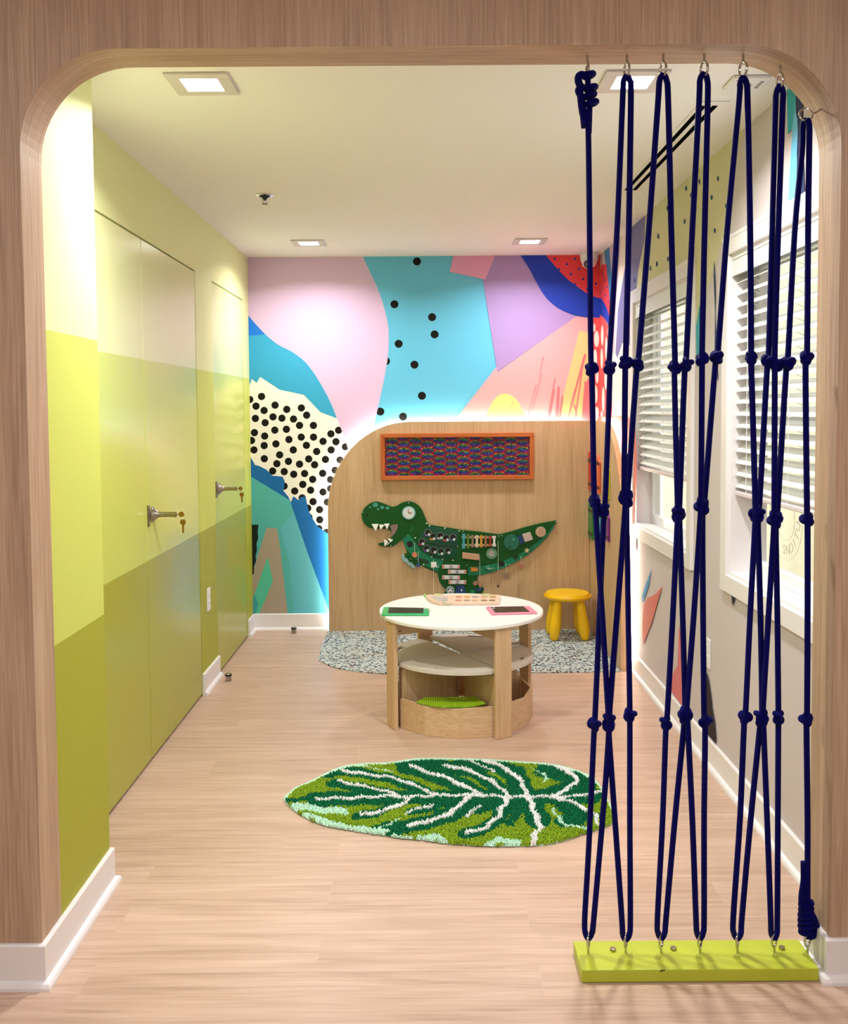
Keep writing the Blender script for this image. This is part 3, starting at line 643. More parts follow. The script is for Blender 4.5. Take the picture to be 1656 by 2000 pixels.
# ------------------------------------------------------------------ dinosaur activity board
YD = YN-.018
DC = .000854
def dp(cx, cy, y=YD): return un(690+cx/4.039, 960+cy/4.039, 1, y)
dino = empty('dinosaur_activity_board', (dp(830, 400).x, YN, .9), 'green dinosaur shaped wall activity board covered in wooden toys', 'activity board')
G1 = mat('dinosaur dark green', '#085018', .5, spec=.3); G2 = mat('dinosaur mid green', '#1a7a58', .5, spec=.3); G3 = mat('dinosaur spot green', '#3f9a86', .5)
TOOTH = mat('tooth white', '#ffffff', .5)
def dprism(name, m_, pts, y0, th, bevel=.0012, parent=None, label=None):
    o = MB().prism([dp(a, b, YD) + Vector((0, y0-YD, 0)) for a, b in pts], (0, th, 0)).build(name, m_, parent or dino, bevel=bevel)
    if label: o['label'] = label
    return o
def ddisc(name, m_, cx, cy, r, y0=YD-.004, th=.004, label=None, n=28, rz=None, parent=None):
    c = dp(cx, cy); rz = rz or r
    o = MB().prism([(c.x+r*DC*math.cos(a), y0, c.z+rz*DC*math.sin(a)) for a in [2*PI*k/n for k in range(n)]], (0, th, 0)).build(name, m_, parent or dino)
    if label: o['label'] = label
    return o
top = [(65, 175), (75, 150), (105, 113), (150, 86), (185, 80), (225, 90), (280, 112), (315, 121), (348, 110), (385, 88), (432, 77), (472, 85), (512, 108), (542, 145), (565, 200), (592, 262)]
topS = [(q_.x, q_.y) for q_ in cr([(a, b, 0) for a, b in top], 4)]
tail_top = [(720, 282), (850, 302), (1000, 318), (1130, 336), (1165, 336), (1250, 313), (1350, 283), (1480, 250), (1602, 228)]
tail_bot = [(1604, 240), (1575, 290), (1538, 345), (1480, 412), (1400, 482), (1300, 547), (1200, 596), (1100, 636), (1020, 655), (985, 664)]
legp = [(975, 690), (978, 715), (1000, 742), (1030, 765), (1030, 780), (1012, 800), (1000, 820), (905, 822), (720, 822), (705, 812), (735, 785), (735, 775), (710, 755), (690, 728), (676, 700), (668, 665), (668, 643)]
belly = [(600, 615), (560, 596), (540, 582), (505, 575), (480, 590), (440, 570), (405, 530), (395, 498), (425, 485), (418, 455), (400, 410), (385, 378)]
jaw = [(340, 415), (315, 430), (285, 436), (240, 434), (205, 426), (193, 412), (235, 402), (265, 392), (285, 380), (300, 362), (303, 335), (296, 310), (284, 300)]
upj = [(250, 292), (200, 294), (150, 292), (112, 278), (86, 252), (70, 220)]
dprism('board_body', G1, topS+tail_top+tail_bot+legp+belly+[(360, 400)]+jaw+upj, YD, YN-.001-YD)
dprism('belly_panel', G2, [(432, 332), (388, 378), (402, 412), (425, 462), (470, 515), (530, 562), (600, 600), (668, 636), (672, 610), (715, 548), (690, 535), (618, 518), (540, 470), (500, 420), (462, 365)], YD-.001, .001, 0)
dprism('tail_stripe', G2, [(908, 590), (1000, 592), (1150, 562), (1300, 500), (1450, 402), (1540, 318), (1598, 238), (1575, 290), (1538, 345), (1480, 412), (1400, 482), (1300, 547), (1200, 596), (1100, 636), (1020, 655), (905, 662)], YD-.001, .001, 0)
dprism('belly_stripe', mat('dinosaur deep green', '#093b1d', .45), [(505, 518), (600, 545), (590, 575), (520, 555)], YD-.0018, .001, 0)
dprism('mouth', mat('mouth mauve', '#8d7270', .6), [(288, 272), (318, 260), (350, 260), (347, 295), (328, 330), (304, 358), (300, 335), (302, 305)], YD-.002, .002, 0)
for tt in ([(143, 256), (200, 255), (178, 314)], [(204, 260), (248, 262), (214, 303)], [(243, 254), (286, 253), (266, 300)], [(243, 374), (276, 398), (245, 432)], [(270, 368), (314, 379), (294, 401)]):
    dprism('tooth', TOOTH, tt, YD-.008, .0075, .0015)
dprism('tooth', TOOTH, [(248, 432), (290, 395), (280, 412)], YD-.008, .0075, .001)
dprism('claw_paw', mat('claw blue grey', '#8fb4b8', .6), [(q_.x, q_.y) for q_ in cr([(a, b, 0) for a, b in [(388, 492), (405, 500), (405, 520), (425, 530), (440, 555), (462, 562), (485, 590), (482, 606), (462, 602), (448, 585), (430, 585), (420, 562), (400, 555), (384, 535), (380, 505)]], 3, True)], YD-.004, .012)
ddisc('nostril', BLACK, 110, 187, 9, YD-.001, .001, rz=12)
for cx, cy, a, b in ((173, 105, 22, 18), (132, 124, 10, 8), (227, 125, 17, 13), (270, 130, 15, 11), (195, 139, 11, 8)): ddisc('head_spot', G3, cx, cy, a, YD-.001, .001, rz=b)
MB().tube([dp(a, b, YD)+Vector((0, -.0005, 0)) for a, b in ((466, 270), (463, 298), (450, 322), (445, 326))], .0012, 6).build('cheek_line', G3, dino)
e = ddisc('clock_eye', mat('clock rim', '#63b0a8', .5), 437, 168, 54, YD-.008, .0078)
ddisc('clock_face', mat('clock face', '#dce6e8', .5), 437, 168, 46, YD-.010, .002, parent=e)
WR = mat('warm wood toy', '#b5745a', .5)
for aa, ln in ((98, 38), (8, 24)):
    c = dp(437, 168); a_ = math.radians(aa); d = Vector((math.cos(a_), 0, math.sin(a_))); nn = Vector((-d.z, 0, d.x)); o0 = Vector((c.x, YD-.0125, c.z))
    MB().prism([o0-nn*.004, o0+d*ln*DC+nn*-.0015, o0+d*ln*DC+nn*.0015, o0+nn*.004], (0, .002, 0)).build('clock_hand', WR, e)
k = MB()
for i in range(12):
    a_ = 2*PI*i/12; c = dp(437, 168); k.cyl((c.x+.032*math.cos(a_), YD-.0102, c.z+.032*math.sin(a_)), (c.x+.032*math.cos(a_), YD-.0108, c.z+.032*math.sin(a_)), .0016, n=6)
k.build('clock_marks', mat('grey slot', '#77777a', .6), e)
for cx, cy in ((75, 163), (436, 88), (577, 250), (600, 270), (722, 288), (835, 310), (488, 366), (525, 438), (820, 431), (618, 515), (704, 533), (787, 541), (454, 530), (555, 577), (895, 580), (1147, 350), (1172, 348), (1597, 238), (867, 313), (295, 425), (1230, 578)):
    ddisc('screw_cap', WPL, cx, cy, 5.5 if 480 < cx < 860 else 3.5, YD-.004, .004, n=12)
tray = dprism('fidget_tray', mat('tray green', '#164f3c', .15), [(562, 292), (600, 275), (835, 312), (822, 420), (805, 532), (700, 530), (620, 513), (520, 445), (505, 400), (530, 350)], YD-.006, .006, .003)
dprism('tray_rib', mat('tray rib', '#0b3a22', .3), [(550, 400), (600, 398), (700, 420), (805, 428), (805, 438), (700, 432), (590, 412)], YD-.008, .002, .001, tray)
kcol = ['#7c5bb0', '#a8284a', '#e0a13a', '#d9cfcf', '#c85a4a', '#3b6fb0', '#6a3fa8', '#7a2a1a', '#5aa08a', '#2a5a3a']
for (cx, cy), cc_ in zip([(588, 320), (540, 392), (628, 352), (685, 345), (733, 362), (785, 358), (578, 445), (635, 458), (690, 470), (745, 462)], kcol):
    b_ = ddisc('fidget_dial', BLACK, cx, cy, 19, YD-.012, .006, n=20)
    c = dp(cx, cy); k = MB()
    for i in range(18):
        a_ = 2*PI*i/18; k.cyl((c.x+26*DC*math.cos(a_), YD-.008, c.z+24*DC*math.sin(a_)), (c.x+26*DC*math.cos(a_), YD-.006, c.z+24*DC*math.sin(a_)), .0013, n=6)
    k.build('dial_dots', WPL, b_)
    ddisc('dial_base', mat('dial '+cc_, cc_, .5), cx-6, cy+22, 20, YD-.0085, .0025, n=16, rz=9, parent=b_)
    ddisc('dial_bead', mat('pale bead', '#c9d6da', .2), cx+9, cy+18, 11, YD-.016, .008, n=14, parent=b_)
for i, (cx, cc_) in enumerate(zip((870, 904, 940, 974, 1008, 1043, 1078, 1110), ('#47a5b8', '#5f7f2e', '#8f7a66', '#ecd6b8', '#d79a35', '#a8744f', '#a02a1c', '#efefef'))):
    ext = [12, 8, 2, 0, 0, -2, -4, -5][i]
    pts = [(cx-11, 344-ext), (cx+11, 344-ext), (cx+13, 362), (cx+8, 380), (cx+8, 402), (cx+13, 420), (cx+11, 438+ext), (cx-11, 438+ext), (cx-13, 420), (cx-8, 402), (cx-8, 380), (cx-13, 362)]
    x_ = dprism('xylophone_bar', mat('bar '+cc_, cc_, .4), pts, YD-.014, .006, .0015, label=None)
    for cy in (361, 421): ddisc('bar_bolt', CHROME, cx, cy, 4.5, YD-.017, .004, n=10, parent=x_)
for cy in (361, 421): dprism('xylophone_rail', mat('pale wood toy', '#d8c2ae', .5), [(855, cy-6), (1125, cy-6), (1125, cy+6), (855, cy+6)], YD-.008, .007)
TW = mat('pale tan wood toy', '#c39a7c', .5); TAN = mat('tan toy', '#b98f72', .5)
dprism('wood_block', TW, [(860, 478), (993, 493), (990, 538), (857, 522)], YD-.03, .03, .002)
ddisc('mirror_dome', mat('dome green grey', '#6d9c84', .2), 1090, 488, 43, YD-.005, .005)
ddisc('mirror_centre', mat('dome centre', '#a9a59c', .2), 1088, 488, 24, YD-.008, .003)
big = ddisc('maze_disc', mat('disc green', '#1d6a55', .35), 1247, 398, 61, YD-.012, .012, n=40)
ddisc('disc_knob', G1, 1232, 437, 9, YD-.018, .007, parent=big); ddisc('disc_knob', G3, 1262, 376, 10, YD-.014, .003, parent=big)
dprism('blue_wedge', mat('toy navy', '#123a70', .5), [(1300, 348), (1325, 345), (1345, 372), (1345, 405), (1320, 418), (1310, 405), (1292, 388)], YD-.006, .006)
dprism('pale_square', mat('pale pink toy', '#c9b6b4', .5), [(1330, 336), (1394, 318), (1416, 376), (1352, 396)], YD-.02, .02, .002)
c0 = (1477, 317); gp = []
for i in range(64):
    a_ = 2*PI*i/64; rr_ = 43 if (i % 4) in (0, 1) else 35; gp.append((c0[0]+rr_*math.cos(a_), c0[1]+rr_*math.sin(a_)))
gear = dprism('spiral_gear', mat('gear wood', '#cdb49a', .5), gp, YD-.014, .014, 0)
c = dp(*c0); MB().tube([(c.x+(.003+.0014*t_)*math.cos(t_), YD-.0145, c.z+(.003+.0014*t_)*math.sin(t_)) for t_ in [i*.4 for i in range(38)]], .0012, 5).build('gear_spiral', WR, gear)
def star(cx, cy, r1, r2, n_): return [(cx+(r1 if i % 2 == 0 else r2)*math.cos(PI*i/n_-PI/2), cy+(r1 if i % 2 == 0 else r2)*math.sin(PI*i/n_-PI/2)) for i in range(2*n_)]
dprism('wooden_star', mat('star wood', '#d2b995', .5), star(1368, 464, 23, 10, 5), YD-.012, .012, 0)
ddisc('round_hole', BLACK, 446, 415, 24, YD-.002, .002, n=20)
dprism('hex_hole', BLACK, [(1168+26*math.cos(PI*i/3), 570+24*math.sin(PI*i/3)) for i in range(6)], YD-.002, .001, 0)
hh = []
for i in range(30):
    t_ = 2*PI*i/30; hh.append((1280+1.55*16*math.sin(t_)**3, 518-1.5*(13*math.cos(t_)-5*math.cos(2*t_)-2*math.cos(3*t_)-math.cos(4*t_))))
dprism('heart_hole', mat('deep green black', '#08301a', .5), hh, YD-.002, .001, 0)
STR = mat('cotton string', '#e6e0d6', .8)
def strg(p, q_, dy=-.012, nm='string'): MB().tube([dp(*p)+Vector((0, dy*.2, 0)), dp(*p)+Vector((0, dy, -.004)), dp(*q_)+Vector((0, dy, 0))], .0012, 6).build(nm, STR, dino)
strg((483, 405), (484, 480)); ddisc('round_pendant', mat('coral toy', '#dd8468', .5), 484, 497, 20, YD-.018, .009)
strg((513, 475), (513, 560)); dprism('blue_pendant', mat('toy blue', '#1c4f8c', .5), [(505, 562), (520, 560), (528, 590), (497, 592)], YD-.018, .009, .001)
strg((632, 538), (632, 803), -.022); wsq = dprism('white_square', WPL, [(612, 556), (654, 554), (660, 594), (614, 600)], YD-.014, .012, .003)
MB().tube([dp(a, b)+Vector((0, -.016, 0)) for a, b in ((652, 590), (664, 597), (672, 590), (672, 580))], .0015, 6).build('hook', WPL, dino)
for x0_, x1_, y0_, y1_ in ((700, 840, 577, 606), (746, 891, 616, 646), (700, 842, 661, 691), (752, 889, 698, 728)):
    s_ = dprism('buckle_strap', mat('strap white', '#d9d6da', .5), [(x0_, y0_), (x1_, y0_+1), (x1_, y1_), (x0_, y1_)], YD-.010, .010, .002)
    for xx in (x0_+10, x1_-10): dprism('strap_end', mat('strap pink', '#d8a79a', .5), [(xx-9, y0_-1), (xx+9, y0_-1), (xx+9, y1_+1), (xx-9, y1_+1)], YD-.012, .003, .001, s_)
    for xx in (x0_+10, x1_-10): ddisc('strap_rivet', mat('rivet', '#8d3a34', .4), xx, (y0_+y1_)/2, 4, YD-.014, .003, n=8, parent=s_)
    dprism('buckle_clip', mat('clip grey', '#9c9aa2', .4), [((x0_+x1_)/2-14, y0_+3), ((x0_+x1_)/2+14, y0_+3), ((x0_+x1_)/2+10, y1_-3), ((x0_+x1_)/2-10, y1_-3)], YD-.013, .003, .001, s_)
lt_ = ddisc('grey_wheel', mat('wheel grey', '#8fa5a8', .5), 765, 776, 33, YD-.014, .014, n=24)
for a, b, c_ in ((752, 770, 6), (780, 772, 6), (766, 790, 7)): ddisc('wheel_hole', BLACK, a, b, c_, YD-.0155, .002, n=10, parent=lt_)
ddisc('wheel_centre', WPL, 765, 782, 16, YD-.0148, .001, n=14, parent=lt_)
dprism('blue_shirt_pocket', mat('toy navy', '#123a70', .5), [(812, 740), (835, 736), (845, 748), (856, 736), (878, 742), (886, 810), (805, 810)], YD-.009, .009, .002)
ddisc('zip_pull', WPL, 853, 776, 5, YD-.012, .004, n=8, rz=10)
dprism('sun_toy', mat('toy tan', '#a77f63', .5), star(962, 722, 21, 14, 10), YD-.014, .014, 0)
strg((995, 507), (998, 712), -.024); dprism('triangle_pendant', mat('toy tan', '#a77f63', .5), [(980, 720), (1016, 722), (1000, 762)], YD-.028, .008, .001)
dprism('blue_block', mat('toy navy', '#123a70', .5), [(960, 765), (1012, 762), (1020, 780), (975, 790)], YD-.008, .008, .001)
dprism('green_gear', G2, star(940, 790, 22, 15, 8), YD-.008, .008, 0)
dprism('orange_tag', mat('tag orange', '#d68a2a', .5), [(927, 596), (980, 598), (982, 628), (928, 630)], YD-.010, .010, .002)
dprism('green_diamond', mat('diamond green', '#3c8f70', .5), [(1035, 602), (1062, 580), (1090, 602), (1062, 618)], YD-.010, .010, .001)
MB().tube([dp(a, b)+Vector((0, -.013, 0)) for a, b in ((1058, 605), (1078, 612), (1095, 600), (1108, 606))], .0016, 6).build('string', STR, dino)
strg((1140, 390), (1140, 640), -.018); c = dp(1140, 690); MB().cyl(dp(1140, 630)+Vector((0, -.018, 0)), dp(1140, 735)+Vector((0, -.018, 0)), .0055, n=12).build('mallet_stick', TAN, dino)
MB().cyl(dp(1140, 733)+Vector((0, -.018, 0)), dp(1140, 750)+Vector((0, -.018, 0)), .0075, n=12).build('mallet_tip', mat('dark wood', '#5a3a22', .5), dino)
strg((1204, 572), (1205, 640), -.016)
dprism('shape_pendant', mat('toy taupe', '#8d7362', .5), [(1185, 640), (1225, 640), (1231, 655), (1215, 684), (1194, 684), (1180, 655)], YD-.022, .012, .001)
strg((1320, 512), (1320, 570), -.016)
dprism('mushroom_pendant', WR, [(1293, 585), (1305, 572), (1320, 566), (1334, 572), (1344, 585), (1330, 592), (1330, 602), (1312, 602), (1310, 592)], YD-.022, .012, .001)

# ------------------------------------------------------------------ crayon plaques on the side panel
def crayon(px0, px1, t0, b0, col, lab, flip=False):
    y1 = un(px0, 900, 0, 1.122).y; y0 = un(px1, 900, 0, 1.122).y
    zt_ = un((px0+px1)/2, t0, 0, 1.122).z; zb = un((px0+px1)/2, b0, 0, 1.122).z
    ym = (y0+y1)/2; w = (y1-y0)/2; h = zt_-zb
    t = empty('crayon_plaque', (1.122, ym, zb), lab, 'crayon plaque', 'crayon plaques on the oak side panel')
    cm = mat('crayon '+col, col, .35); tip = h*.2
    MB().prism([(1.110, ym-w, zb), (1.110, ym-w, zt_-tip), (1.110, ym-w*.45, zt_-.02), (1.110, ym+w*.45, zt_-.02) if False else (1.110, ym, zt_), (1.110, ym+w, zt_-tip), (1.110, ym+w, zb)], (.0115, 0, 0)).build('crayon_body', cm, t, bevel=.002)
    for zz in (zb+h*.1, zt_-tip-h*.07):
        MB().box((1.1088, ym-w, zz), (1.11, ym+w, zz+h*.085)).build('crayon_band', BLACK, t)
crayon(1147, 1158.5, 882, 955, '#c01210', 'red crayon plaque, upper row, nearest the oak back panel')
crayon(1167.5, 1174, 888, 963, '#e0623a', 'orange crayon plaque, middle of the upper row')
crayon(1187, 1192, 905, 975, '#d8d23a', 'thin-looking yellow crayon plaque, upper row, nearest the panel front edge')
crayon(1148, 1160.5, 980, 1051, '#0f7a34', 'green crayon plaque, lower row, nearest the oak back panel')
crayon(1169, 1176, 990, 1064, '#32a8c4', 'light blue crayon plaque, middle of the lower row')
crayon(1186, 1192, 1000, 1057, '#7a2486', 'purple crayon plaque, lower row, nearest the panel front edge')

# ------------------------------------------------------------------ yellow stool
sc_ = un(1108, 1157.5, 2, .30); sx_, sy_ = sc_.x, min(sc_.y, 6.26)
YEL = mat('yellow plastic', '#f4c204', .38)
st = empty('round_stool', (sx_, sy_, 0), "yellow plastic child's stool with four fat legs on the speckled mat", 'stool')
MB().lathe((sx_, sy_, 0), [(.05, .262), (.13, .262), (.148, .268), (.156, .281), (.156, .287), (.150, .278), (.138, .303), (.05, .3035), (.01, .3035)], n=48).build('seat', YEL, st, smooth=True)
for ax_, ay_ in ((-1, -1), (1, -1), (1, 1), (-1, 1)):
    a_ = math.radians(45); p0 = Vector((sx_+ax_*.072, sy_+ay_*.072, .264)); p1_ = Vector((sx_+ax_*.102, sy_+ay_*.094, .006))
    pr = [(0, .0225), (.1, .026), (.35, .031), (.6, .0365), (.75, .0365), (.9, .029), (.97, .024), (1, .014)]
    MB().tube([p0.lerp(p1_, u) for u, _ in pr], [r2 for _, r2 in pr], 20).build('leg', YEL, st, smooth=True)

# ------------------------------------------------------------------ play table
CX, CYT = .178, 4.65
tb = empty('play_table', (CX, CYT, 0), 'round white-topped children\'s play table with four oak plank legs', 'table')
TOPW = mat('white laminate', '#f6f6f4', .3); EDGE = mat('pale edge band', '#e4dccb', .5)
MB().lathe((CX, CYT, 0), [(.395, .5105), (.3995, .5125), (.3995, .5255), (.397, .528)], n=96).build('tabletop', TOPW, tb, smooth=True)
LA = [208, 298, 28, 118]
def pol(a, r, z=0, t=0):
    a = math.radians(a); return Vector((CX+r*math.cos(a)-t*math.sin(a), CYT+r*math.sin(a)+t*math.cos(a), z))
for a in LA:
    MB().prism([pol(a, .367, 0, -.042), pol(a, .388, 0, -.042), pol(a, .388, 0, .042), pol(a, .367, 0, .042)], (0, 0, .510)).build('leg', WOODTABLE, tb, bevel=.003)
for a in LA:
    rl = MB().prism([pol(a, .012, .44, -.009), pol(a, .366, .44, -.009), pol(a, .366, .44, .009), pol(a, .012, .44, .009)], (0, 0, .07)).build('rail', WOODTABLEX, tb)
    k = MB()
    for zz in (.458, .492): k.cyl(pol(a, .34, zz, -.0092), pol(a, .34, zz, -.0098), .004, n=10); k.cyl(pol(a, .34, zz, .0092), pol(a, .34, zz, .0098), .004, n=10)
    k.build('rail_screw', BLACK, rl)
# storage bins between the legs
blab = {253: 'oak storage bin at the front of the play table holding a green board', 343: 'oak storage bin at the right side of the play table', 73: 'oak storage bin at the back of the play table', 163: 'oak storage bin at the left side of the play table'}
for c_, lb in blab.items():
    bn = empty('storage_bin', pol(c_, .2), lb, 'storage bin', 'wedge shaped bins under the play table')
    an = [c_-41, c_-14, c_+14, c_+41]; ro, ri = .349, .336
    fr = MB(); n = 4
    vs = [pol(a, ro, .001) for a in an]+[pol(a, ri, .001) for a in an]+[pol(a, ro, .14) for a in an]+[pol(a, ri, .14) for a in an]
    fs = []
    for i in range(3): fs += [(i, i+1, 8+i+1, 8+i), (4+i+1, 4+i, 12+i, 12+i+1), (8+i, 8+i+1, 12+i+1, 12+i), (i+1, i, 4+i, 4+i+1)]
    fs += [(0, 8, 12, 4), (3, 7, 15, 11)]
    fr.add(vs, fs); fr.build('front_panel', WOODTABLEX, bn)
    for s_, a in ((1, c_-43.4), (-1, c_+43.4)):
        cut = (c_ == 343 and s_ == -1)
        rr_ = [(.05, .012), (ri-.001, .012), (ri-.001, .14 if cut else .278), (.27, .278), (.05, .278)] if cut else [(.05, .012), (ri-.001, .012), (ri-.001, .278), (.05, .278)]
        MB().prism([pol(a, r3, z3, 0) for r3, z3 in rr_], pol(a, .1, 0, s_*.010)-pol(a, .1, 0, 0)).build('side_panel', WOODTABLE, bn)
    MB().prism([pol(c_, .06, .001)]+[pol(a, ri-.002, .001) for a in an], (0, 0, .010)).build('bin_floor', WOODTABLEX, bn)
LID = mat('white lid laminate', '#d6cfc4', .45)
llab = {253: 'white wedge shaped bin lid with a handle slot, at the front under the tabletop', 343: 'white wedge shaped bin lid with an open handle slot, at the right under the tabletop', 73: 'white wedge shaped bin lid, slightly raised, at the back under the tabletop', 163: 'white wedge shaped bin lid pulled outwards at the left, leaving a dark gap'}
for c_, lb in llab.items():
    dz = {253: 0, 343: 0, 73: .010, 163: .0}[c_]; off = {163: .016, 73: .010}.get(c_, .0)
    o_ = pol(c_, off)-pol(c_, 0)
    rs_ = [.004, .10, .20, .290, .316, .336, .352]; an = [c_-43.4+86.8*i/40 for i in range(41)]
    vs = []; fs = []
    for rr_ in rs_:
        for a in an: vs.append(pol(a, min(rr_, .357), .302+dz)+o_)
    nn_ = len(an)
    for i in range(len(rs_)-1):
        for j in range(nn_-1):
            if i == 3 and abs(j-19.5) < 4: continue
            fs.append((i*nn_+j, i*nn_+j+1, (i+1)*nn_+j+1, (i+1)*nn_+j))
    ld = MB().add(vs, fs).build('bin_lid', LID)
    md = ld.modifiers.new('thickness', 'SOLIDIFY'); md.thickness = .015; md.offset = 0
    tag(ld, lb, 'lid', 'wedge lids under the tabletop')
# green baseplate in the front bin
GB, nt, b, N, L = nodes('green stud plate', .4)
tc = N('ShaderNodeTexCoord'); vo = N('ShaderNodeTexVoronoi'); vo.inputs['Scale'].default_value = 95; vo.inputs['Randomness'].default_value = 0; L(tc.outputs['Object'], vo.inputs['Vector'])
rr = ramp(nt, [(.35, '#a8cc22'), (.55, '#5d9410')]); L(vo.outputs['Distance'], rr.inputs[0]); L(rr.outputs[0], b.inputs['Base Color'])
bp = N('ShaderNodeBump'); bp.invert = True; bp.inputs['Strength'].default_value = .8; bp.inputs['Distance'].default_value = .004; L(vo.outputs['Distance'], bp.inputs['Height']); L(bp.outputs[0], b.inputs['Normal'])
gx, gy, gr = .135, 4.548, .238
gpts = [(gx+gr*math.cos(math.radians(a)), gy+gr*math.sin(math.radians(a))) for a in [222+i*(307-222)/24 for i in range(25)]]+[(.245, 4.46), (.0, 4.46)]
tag(MB().prism([(x, y, .1425) for x, y in gpts], (0, 0, .006)).build('green_stud_board', GB), 'bright green studded building board lying over the front bin', 'building board')
# drawing tablets
def tablet(cs, col, sc, lab, inset):
    z = .528; p = [un(x, y, 2, z+.006) for x, y in cs]
    c = sum(p, Vector())/4
    t = empty('drawing_tablet', (c.x, c.y, z), lab, 'drawing tablet', 'drawing tablets on the play table')
    m_ = mat('tablet '+col, col, .4)
    MB().prism([Vector((q_.x, q_.y, z+.0005)) for q_ in p], (0, 0, .0075)).build('tablet_case', m_, t, bevel=.003)
    FL, FR_, BR, BL = p
    def bl2(u, v): return (FL.lerp(FR_, u)).lerp(BL.lerp(BR, u), v)
    u0, u1, v0, v1 = inset
    MB().prism([Vector((*bl2(u, v).xy, z+.0081)) for u, v in ((u0, v0), (u1, v0), (u1, v1), (u0, v1))], (0, 0, .0006)).build('tablet_screen', mat('dark lcd', '#20261c', .25), t)
    for v in (.25, .5, .75):
        q_ = bl2(u0*.45 if col[1] == '2' else (1+u1)/2, v); MB().cyl((q_.x, q_.y, z+.008), (q_.x, q_.y, z+.0092), .005, n=12).build('tablet_button', mat('button '+sc, sc, .4), t)
    q0 = bl2(u1 if col[1] == '2' else u0, .75); cordp = [(0, 0), (.015, .012), (.03, .006), (.035, -.012), (.022, -.022)] if col[1] == '2' else [(-.02, .03), (0, .028), (.012, .012), (.012, -.012), (0, -.03)]
    MB().tube(cr([(q0.x+a, q0.y+b_, z+.0105) for a, b_ in cordp], 4), .0018, 6).build('pen_cord', WPL, t, smooth=True)
tablet([(745, 1201), (837.5, 1201), (838.5, 1188), (749, 1186)], '#2bab62', '#9ad84a', 'green framed drawing tablet with a dark screen on the white table', (.13, .88, .18, .95))
tablet([(959, 1199.5), (1050, 1197), (1034, 1184), (949, 1185.5)], '#f08aa6', '#f0b0c4', 'pink framed drawing tablet with a dark screen on the white table', (.10, .85, .12, .93))
# wooden car shaped busy board
z = .528; zt2 = .543
wbp = [(858, 1177), (974, 1176), (976, 1168), (975.5, 1161.5), (950, 1161), (900, 1161), (846, 1161.5), (831, 1162), (835, 1168), (843, 1173)]
pp = [un(x, y, 2, zt2) for x, y in wbp]; cc_ = sum(pp, Vector())/len(pp)
t = empty('wooden_busy_board', (cc_.x, cc_.y, z), 'pale wooden car shaped counting board with coloured discs at the back of the table', 'toy board')
PW = wood('pale birch toy', '#d8b39a', '#e4c3ac', '#ecd0bb', 0, fine=90)
MB().prism([Vector((q_.x, q_.y, z+.0005)) for q_ in pp], (0, 0, .0145)).build('board_body', PW, t, bevel=.002)
for px in (855, 950):
    q_ = un(px, 1161.5, 2, zt2); w_ = MB().cyl((q_.x, q_.y, z+.001), (q_.x, q_.y, z+.013), .034, n=28).build('wheel', mat('wheel brown', '#8a6a4c', .5), t)
    MB().cyl((q_.x, q_.y, z+.0155), (q_.x, q_.y, z+.0165), .022, n=24).build('wheel_hub', mat('hub green', '#b9cf8a', .5), w_)
wp = [un(x, y, 2, zt2) for x, y in ((840, 1165), (874, 1165.5), (874, 1175), (856, 1174))]
MB().prism([Vector((q_.x, q_.y, zt2+.0002)) for q_ in wp], (0, 0, .001)).build('windscreen', mat('windscreen grey', '#b9b4b0', .4), t)
dc = ['#c98a6a', '#d9aa5a', '#a5a0a0', '#d0a080', '#b09050', '#c98f68', '#a89080', '#d8a890', '#a07c58', '#8f7350']
for i in range(10):
    q_ = un((896, 912.5, 928, 946, 962)[i % 5]-i//5, (1166, 1173)[i//5], 2, zt2)
    MB().cyl((q_.x, q_.y, zt2), (q_.x, q_.y, zt2+.003), .016, n=20).build('colour_disc', mat('disc '+dc[i], dc[i], .5), t)
MB().tube(cr([tuple(un(x, y, 2, zt2+.003)) for x, y in ((864, 1175), (868, 1178), (874, 1181), (880, 1180), (880, 1177))], 4), .0015, 6).build('pen_cord', mat('green cord', '#3aa070', .6), t, smooth=True)
MB().lathe(un(830, 1166, 2, z), [(.008, 0), (.008, .012), (.004, .015)], n=12).build('green_knob', mat('knob green', '#7fd070', .4), t)

